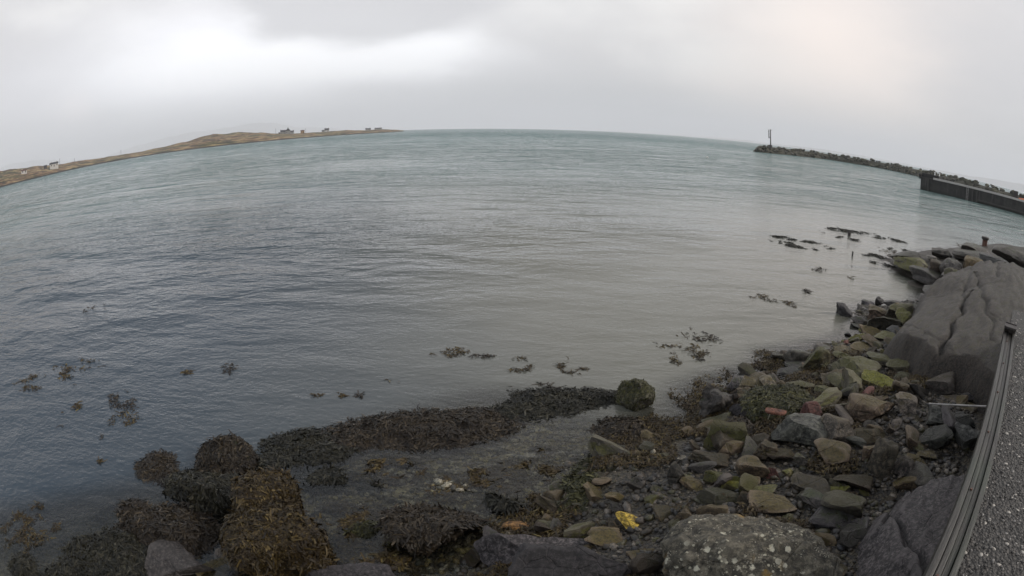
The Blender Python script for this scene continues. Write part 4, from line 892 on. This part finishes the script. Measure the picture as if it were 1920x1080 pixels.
# local x along the jetty, local +y away from the camera side
sgn = 1.0 if (-jd[1] * J0[0] + jd[0] * J0[1]) > 0 else -1.0
HJ = 2.75
b = MB(); b.box((JL / 2, sgn * 3.5, HJ / 2 - 0.5), (JL, 7.0, HJ + 1.0)); b.build('quay_wall', M['quay'], jr, bevel=0.06)
MB().box((JL / 2 + 1.6, sgn * 0.10, HJ + 0.10), (JL - 3.2, 0.50, 0.42)).build('coping', M['coping'], jr, bevel=0.03)
for i, q in enumerate([2.0, 13.6, 14.8, 29.0, 41.0]):
    MB().box((q, -sgn * 0.16, HJ / 2 - 0.1), (0.34, 0.32, HJ - 0.3)).build('fender_pile', M['timber'], jr, bevel=0.02)
MB().box((JL / 2 + 7, -sgn * 0.25, 0.55), (JL - 16, 0.3, 0.3)).build('waling', M['timber'], jr, bevel=0.02)
MB().box((-0.25, sgn * 2.2, HJ + 0.05), (0.5, 4.2, 1.1)).box((2.1, sgn * 2.8, HJ + 0.42), (4.4, 2.6, 0.9)).build('end_block', M['quay'], jr, bevel=0.05)
for k_, y in ((0, -0.22), (1, 0.22)): pass
lad = MB(); lx = 12.3
lad.tube([(lx - .22, -sgn * .42, 0), (lx - .22, -sgn * .42, HJ + .3)], .05, 6).tube([(lx + .22, -sgn * .42, 0), (lx + .22, -sgn * .42, HJ + .3)], .05, 6)
for z in np.arange(.2, HJ, .3): lad.tube([(lx - .22, -sgn * .42, z), (lx + .22, -sgn * .42, z)], .03, 6)
lad.build('ladder', M['rod'], jr)
JM = Matrix.Translation((J0[0], J0[1], 0)) @ Matrix.Rotation(ja, 4, 'Z')
def jp(x, y, z): return (JM @ Vector((x, sgn * y, z)))
for i, (x, y) in enumerate([(3.4, 0.9), (4.6, 0.9)]):
    o = MB().tube([(0, 0, 0), (0, 0, .45), (0, 0, .5), (0, 0, .62)], [.16, .15, .26, .22], 12).build('jetty_bollard', M['white'], smooth=True); o.location = jp(x, y, HJ + 0.86)
    tag(o, 'small white bollard on the outer end of the jetty', 'bollard', 'white bollards on the jetty end')
sh = empty('equipment_box', jp(JL - 32.5, 3.6, HJ), ja); tag(sh, 'dark upright box standing on the jetty near the edge of the view', 'box')
MB().box((0, 0, 0.8), (1.1, 1.0, 1.6)).build('cabinet', M['iron'], sh, bevel=0.03); MB().box((0, 0, 1.66), (1.25, 1.15, 0.1)).build('lid', M['quay'], sh, bevel=0.02)
m, n = new_mat('orange plastic'); co_ = n.noise(n.coord('Object'), 6, 3); principled(n, n.mix(co_, (0.50, 0.12, 0.05), (0.70, 0.22, 0.09)), 0.6); M['orangeplastic'] = m
o = obj('fishing_net', mesh_np('fishing_net', *(lambda q: (q[0], q[1]))(rock_pts((3.2, 1.4, 0.7), 55, 4, 5, (.7, .9), .2)), M['orangeplastic']), None, jp(JL - 30.0, 1.8, HJ + 0.3)); o.rotation_euler = (0, 0, ja)
tag(o, 'heap of orange netting on the jetty deck at the edge of the view', 'net')

# ------------------------------------------------------------------ breakwater
BW = [(1430, 288), (1480, 312), (1550, 345), (1650, 335), (1715, 300), (1800, 235), (1919, 200)]
bw = np.array([AZ(px, 300, d)[:2] for px, d in BW])
seg = np.linalg.norm(np.diff(bw, axis=0), axis=1); cum = np.concatenate([[0], np.cumsum(seg)])
def bpos(q): return np.array([np.interp(q, cum, bw[:, 0]), np.interp(q, cum, bw[:, 1])])
root = empty('breakwater', (bw[0][0], bw[0][1], 0)); tag(root, 'long low rubble breakwater running out behind the jetty to the beacon', 'breakwater')
V = []; L = np.arange(0, cum[-1], 3.0)
prof = [(-0.5, -1), (1.2, 1.0), (4.5, 3.1), (8.0, 3.2), (12, 0), (13, -1)]
for i, q in enumerate(L):
    p = bpos(q); p2 = bpos(min(q + 1, cum[-1] - .01)); p1 = bpos(max(q - 1, 0)); d = p2 - p1; d /= np.linalg.norm(d); nr = np.array([-d[1], d[0]])
    if nr @ p < 0: nr = -nr
    e = np.clip(q / 8.0, 0.0, 1)
    for (a, z) in prof: 
        qq = p + nr * (a * e + 5 * (1 - e)); V.append((qq[0] - bw[0][0], qq[1] - bw[0][1], z * (0.25 + .75 * e) + rng.uniform(-.15, .15)))
kq = len(prof); Fq = [(i * kq + j, (i + 1) * kq + j, (i + 1) * kq + j + 1, i * kq + j + 1) for i in range(len(L) - 1) for j in range(kq - 1)]
obj('core', mesh_np('core', V, Fq, M['armour'], smooth=False), root)
bm_ = []
for i in range(8):
    p, f = rock_pts((1, .85, .75), 900 + i, 2, 7, (.5, .8), .08); bm_.append(mesh_np('armour_stone', p, f, M['armour'], sharp=30))
r = np.random.RandomState(3)
for i in range(290):
    q = (i + r.rand()) / 290 * cum[-1]; p = bpos(q); d = bpos(min(q + 1, cum[-1] - .01)) - bpos(max(q - 1, 0)); d /= np.linalg.norm(d); nr = np.array([-d[1], d[0]]); nr = nr if nr @ p > 0 else -nr
    e = np.clip(q / 8.0, 0, 1); w_ = r.uniform(0, 1); a = (0.4 + 5.5 * w_) * e + 4 * (1 - e); z = (0.4 + 3.0 * min(1, w_ * 1.15)) * (.3 + .7 * e) + r.uniform(-.1, .25)
    pp = p + nr * a; o = obj('armour_stone', bm_[r.randint(8)], None, (pp[0], pp[1], z)); s_ = r.uniform(1.7, 3.1); o.scale = (s_ * r.uniform(.8, 1.3), s_ * r.uniform(.7, 1.1), s_ * r.uniform(.6, .95))
    o.rotation_euler = (r.uniform(-.4, .4), r.uniform(-.4, .4), r.uniform(0, 6.3)); tag(o, 'rough armour stone heaped on the breakwater', 'boulder', 'armour stones of the breakwater')
# beacon
P = AZ(1445, 273, 292.0); u_ = 292.0 / pscale(1445, 260)
zb = H + ray(1445, 274)[2] / math.hypot(*ray(1445, 274)[:2]) * 292.0
zt = H + ray(1445, 242.5)[2] / math.hypot(*ray(1445, 242.5)[:2]) * 292.0; hh_ = zt - zb
br = empty('beacon_mast', (P[0], P[1], zb)); br.rotation_euler = (0, rad(-2.5), 0); tag(br, 'slim grey beacon mast with a side ladder at the end of the breakwater', 'beacon')
MB().tube([(0, 0, -1), (0, 0, .5), (0, 0, .7), (0, 0, hh_ - .4)], [1.0, .8, .30, .22], 10).build('mast', M['iron'], br, smooth=True)
MB().box((-.25, 0, hh_ - .35), (1.9, 1.2, .14)).build('platform', M['iron'], br)
MB().tube([(0, 0, hh_ - .3), (0, 0, hh_ + .1), (0, 0, hh_ + .3)], [.3, .3, .08], 10).build('lantern', M['white'], br, smooth=True)
lad = MB()
for q in (-.25, .25): lad.tube([(-.95, q, hh_ * .48), (-.95, q, hh_ - .3)], .09, 6)
for z in np.arange(hh_ * .48, hh_ - .4, .8): lad.box((-.95, 0, z), (.42, .62, .22))
lad.tube([(-.95, 0, hh_ * .52), (0, 0, hh_ * .5)], .07, 6); lad.build('ladder', M['iron'], br)

# ------------------------------------------------------------------ far shore on the left
FS = [  # px, waterline y, skyline y, distance
 (-260, 395, 372, 420), (-120, 373, 345, 450), (0, 350, 319.5, 500), (60, 337, 313, 540), (120, 322, 307.5, 600), (200, 303, 294.5, 680), (270, 294, 282.5, 720), (330, 285.5, 271, 740), (400, 275.5, 251.5, 740),
 (450, 270, 248.5, 750), (500, 265, 249, 760), (550, 260, 250, 780), (600, 255.5, 247, 830), (660, 249.8, 243.5, 950), (710, 247.3, 242.5, 1050), (740, 246.2, 243.6, 1150), (758, 244.6, 244.0, 1300)]
m, n = new_mat('moorland'); co = n.coord('Object'); q = n.noise(n.mapping(co, scale=(.02, .02, .2)), 1.0, 6, .65, .6); q2 = n.noise(n.mapping(co, scale=(.05, .05, .9)), 1.0, 5, .7); hgt = n.node('ShaderNodeSeparateXYZ'); n.put(hgt.inputs[0], co)
c = n.mix(n.ss(q, .44, .56), (0.08, 0.075, 0.025), (0.18, 0.10, 0.05)); c = n.mix(n.ss(q2, .52, .58), c, (0.38, 0.28, 0.14)); c = n.mix(n.ss(q2, .47, .40), c, (0.02, 0.02, 0.01))
c = n.mix(n.ss(n.math('ADD', hgt.outputs[2], n.math('MULTIPLY', q2, 1.2)), 2.1, 1.5), c, (0.022, 0.016, 0.012))
principled(n, c, .9, n.bump(q2, 1.0, 3.0)); M['moor'] = m
pxs = np.arange(-260, 759, 4); fs = np.array(FS, float); V = []
def fsv(px): return [float(np.interp(px, fs[:, 0], fs[:, i])) for i in (1, 2, 3)]
def elev_z(px, py, dist): d = ray(px, py); return H + d[2] / math.hypot(d[0], d[1]) * dist
NR = 14
for px in pxs:
    wy, sy, d0 = fsv(px); zr = elev_z(px, sy, d0 + 190)
    nzr = fbm(np.array([[px * .045, 0, 0]]), 2, 4)[0]
    for j in range(NR):
        u = j / (NR - 4) if j <= NR - 4 else 1 + (j - NR + 4) * .35
        dist = d0 + 190 * u + (vnoise(np.array([[px * .03, j * 0.3, 1]]), 4)[0] * 10 if 0 < j else 0)
        if u <= 1: z = (zr + nzr * 1.1) * (u ** 0.62) if zr > 0 else 0
        else: z = max(zr, 0) * (1 - (u - 1) * 1.2)
        nz = 0 if j == 0 else vnoise(np.array([[px * .07, j * .9, 3]]), 9)[0] * .08 * max(zr, .5) * min(1, (1.05 - u) * 3 if u < 1 else 0)
        a = AZ(px, wy, dist); V.append((a[0], a[1], z + nz - (0.4 if j == 0 else 0)))
npx = len(pxs); Fq = [(i * NR + j, (i + 1) * NR + j, (i + 1) * NR + j + 1, i * NR + j + 1) for i in range(npx - 1) for j in range(NR - 1)]
tag(obj('far_shore_land', mesh_np('far_shore_land', V, Fq, M['moor'])), kind='structure')

def wallm(name, col):
    m, n = new_mat(name); q = n.noise(n.coord('Object'), 1.2, 4, .6); principled(n, n.mix(q, tuple(v * .75 for v in col), col), .85); return m
M['wash'] = wallm('whitewashed wall', (.62, .60, .57)); M['stonewall'] = wallm('grey harled wall', (.34, .33, .32)); M['slateroof'] = wallm('slate roof', (.055, .055, .062)); M['ochre'] = wallm('ochre wall', (.38, .25, .12))
M['darkwall'] = wallm('dark wall', (.07, .06, .06)); m, n = new_mat('window glass'); principled(n, (.02, .022, .026), .08, None, .8); M['glass'] = m; M['redroof'] = wallm('brown roof', (.12, .06, .045))
def house(name, label, px, yb, blocks, dist=None, cat='house', yaw=0.0):
    """blocks in metres: (x, y, width, depth, wall height, roof height, wall mat, roof mat, ridge turned, chimneys)"""
    d0 = dist or fsv(px)[2] + 170; P = AZ(px, yb, d0); z = elev_z(px, yb, d0); d = ray(px, yb)
    rz = -math.atan2(d[0], d[1]) + rad(yaw); root = empty(name, (P[0], P[1], z), rz); tag(root, label, cat)
    for (x, y, w, dp, hw, hr, wm, rm, turn, ch) in blocks:
        wl = MB().box((x, y, hw / 2 - 1.5), (w, dp, hw + 3.0))
        if hr:
            b = MB(); 
            b.roof((x, y, hw), ((w if not turn else dp) + .5, (dp if not turn else w) + .5, hr), math.pi / 2 if turn else 0); rf = b.build('roof', M[rm], root)
            for cx_ in ch:
                MB().box((x + cx_, y, hw + hr * .9), (.9, .8, hr * .7 + .8)).build('chimney', M[wm], rf)
        wl.build('wall', M[wm], root)
        k = max(1, int(w / 3.2))
        for i in range(k):
            xx = x - w / 2 + (i + .5) * w / k
            if i == k // 2 and k > 1: MB().box((xx, y - dp / 2 - .03, 1.0), (1.0, .1, 2.0)).build('door', M['darkwall'], root)
            else: MB().box((xx, y - dp / 2 - .03, hw * .55), (1.1, .1, 1.3)).build('window', M['glass'], root)
    return root
house('farmhouse', 'large gabled grey house with dark slate roofs standing high on the far shore', 537, 251.5, [(-5.5, 0, 9, 7, 4.2, 3.0, 'stonewall', 'slateroof', False, (-3.8,)), (2.5, -1, 8, 9, 5.4, 4.6, 'stonewall', 'slateroof', True, (0,)), (9.2, 0, 6, 6, 3, 2.2, 'stonewall', 'slateroof', False, (2.4,)), (-11.5, 0, 3.5, 5, 2.4, 1.4, 'darkwall', 'slateroof', False, ())])
house('round_store', 'squat ochre hipped store building between the two far houses', 567, 249.5, [(0, 0, 6.5, 6, 3.6, 1.6, 'ochre', 'redroof', False, ())], cat='building')
house('cottage', 'small cottage with steep dark roof and low annex on the far shore', 611, 246.8, [(1.5, 0, 8, 6, 2.8, 3.2, 'wash', 'slateroof', False, (-3, 3)), (-5, 0, 5, 5, 2.2, 1.2, 'stonewall', 'slateroof', False, ())])
house('croft_house', 'low house with chimneys near the tip of the far shore', 690, 243.4, [(0, 0, 11, 6, 2.2, 1.5, 'stonewall', 'slateroof', False, (-4, 4))])
house('longhouse', 'long low house nearest the tip of the far shore', 709, 243.2, [(0, 0, 15, 6, 2.5, 1.9, 'wash', 'slateroof', False, (-6, 6))])
house('roadside_house', 'long dark bungalow on the skyline toward the left end of the far shore', 101, 312.5, [(0, 0, 11, 6, 2.8, 2.0, 'wash', 'slateroof', False, (-3.5, 3.5))], dist=640, yaw=8)
house('outbuilding', 'small dark shed beside the long bungalow on the far shore', 85, 314.5, [(0, 0, 4.5, 4, 1.8, 1.0, 'darkwall', 'slateroof', False, ())], dist=640, cat='shed')
house('shore_cottage', 'low white cottage below the skyline at the left end of the far shore', 45, 324, [(0, 0, 7, 5, 2.0, 1.4, 'wash', 'redroof', False, (-2.5,))], dist=590)
for (px, y0, y1, lab) in [(517, 250, 241, 'utility pole left of the large gabled house'), (573, 249, 241, 'utility pole beside the ochre store'), (140, 304, 297, 'utility pole on the skyline right of the long bungalow'), (227, 289, 281, 'utility pole on the low skyline of the far shore'), (112, 309, 297, 'utility pole just behind the long bungalow'), (718, 244, 239, 'utility pole at the tip of the far shore')]:
    d0 = fsv(px)[2] + 185; P = AZ(px, y0, d0); z0 = elev_z(px, y0, d0); z1 = elev_z(px, y1, d0)
    u0 = empty('utility_pole', (P[0], P[1], z0)); tag(u0, lab, 'pole'); MB().tube([(0, 0, -2), (0, 0, z1 - z0)], [.22, .16], 6).build('pole', M['timber'], u0); MB().box((0, 0, z1 - z0 - .6), (1.6, .14, .14)).build('crossarm', M['timber'], u0)
for (px, py, w, h, lab) in [(417, 262.5, 13, 3.5, 'low reddish stone wall ruin on the slope of the far shore'), (445, 261, 15, 3, 'pale field wall on the slope of the far shore'), (583, 252, 12, 2.5, 'dry stone wall running down beside the ochre store')]:
    wy, sy, d0 = fsv(px); fr_ = (wy - py) / (wy - sy); dist_ = d0 + 190 * max(.05, fr_ ** 1.5); P = AZ(px, py, dist_); k = dist_ / pscale(px, py); z = elev_z(px, py + h / 2, dist_); d = ray(px, py)
    b = MB(); 
    for i in range(6): b.box(((i - 2.5) * w * k / 6, 0, h * k / 2 * rng.uniform(.6, 1.1) - .8), (w * k / 6 - .01, .8, h * k + 1.6))
    o = b.build('stone_wall', M['redroof'] if 'reddish' in lab else M['ochre']); o.location = (P[0], P[1], z); o.rotation_euler = (0, 0, -math.atan2(d[0], d[1])); tag(o, lab, 'wall')

# ------------------------------------------------------------------ hills fading in the haze
def hills(name, pts_, dist, dep_, mat, seed):
    V = []; px = np.arange(pts_[0][0], pts_[-1][0] + 1, 6); a = np.array(pts_, float)
    for p in px:
        y = np.interp(p, a[:, 0], a[:, 1]) ; z = elev_z(p, y, dist) + fbm(np.array([[p * .05, 0, 0]]), seed, 4)[0] * dist * .0006
        hy = elev_z(p, y, dist)
        for (u, k) in ((-.35, -0.02), (-.22, .35), (-.1, .75), (0, 1), (.15, .6), (.3, -0.02)):
            q = AZ(p, y, dist + dep_ * u); V.append((q[0], q[1], z * k + vnoise(np.array([[p * .1, u * 9, 0]]), seed)[0] * .03 * abs(z)))
    k = 6; Fq = [(i * k + j, (i + 1) * k + j, (i + 1) * k + j + 1, i * k + j + 1) for i in range(len(px) - 1) for j in range(k - 1)]
    tag(obj(name, mesh_np(name, V, Fq, mat)), kind='structure')
hills('hills', [(-300, 400), (-40, 330), (20, 306), (80, 299), (130, 302), (200, 293), (250, 276), (300, 262), (350, 249), (400, 243), (440, 236), (480, 231), (520, 231), (560, 239), (600, 238), (650, 243.5), (700, 244.5)], 18000, 3000, M['moor'], 5)
hills('hills', [(1120, 246), (1180, 246.5), (1260, 252.0), (1340, 258), (1400, 263.5), (1440, 268), (1552, 281.5), (1640, 296), (1752, 318), (1820, 330), (1900, 342), (2000, 362)], 13000, 1500, M['moor'], 6)

# ------------------------------------------------------------------ haze
m = bpy.data.materials.new('haze air'); m.use_nodes = True; n = NT(m.node_tree)
pv = n.node('ShaderNodeVolumePrincipled'); pv.inputs['Color'].default_value = (0.93, 0.94, 0.97, 1); pv.inputs['Density'].default_value = 1.6e-4; pv.inputs['Anisotropy'].default_value = 0.0
oo = n.node('ShaderNodeOutputMaterial'); n.n.links.new(pv.outputs[0], oo.inputs['Volume'])
o = MB().box((0, 0, 300), (44000, 44000, 610)).build('haze', m); tag(o, kind='stuff')
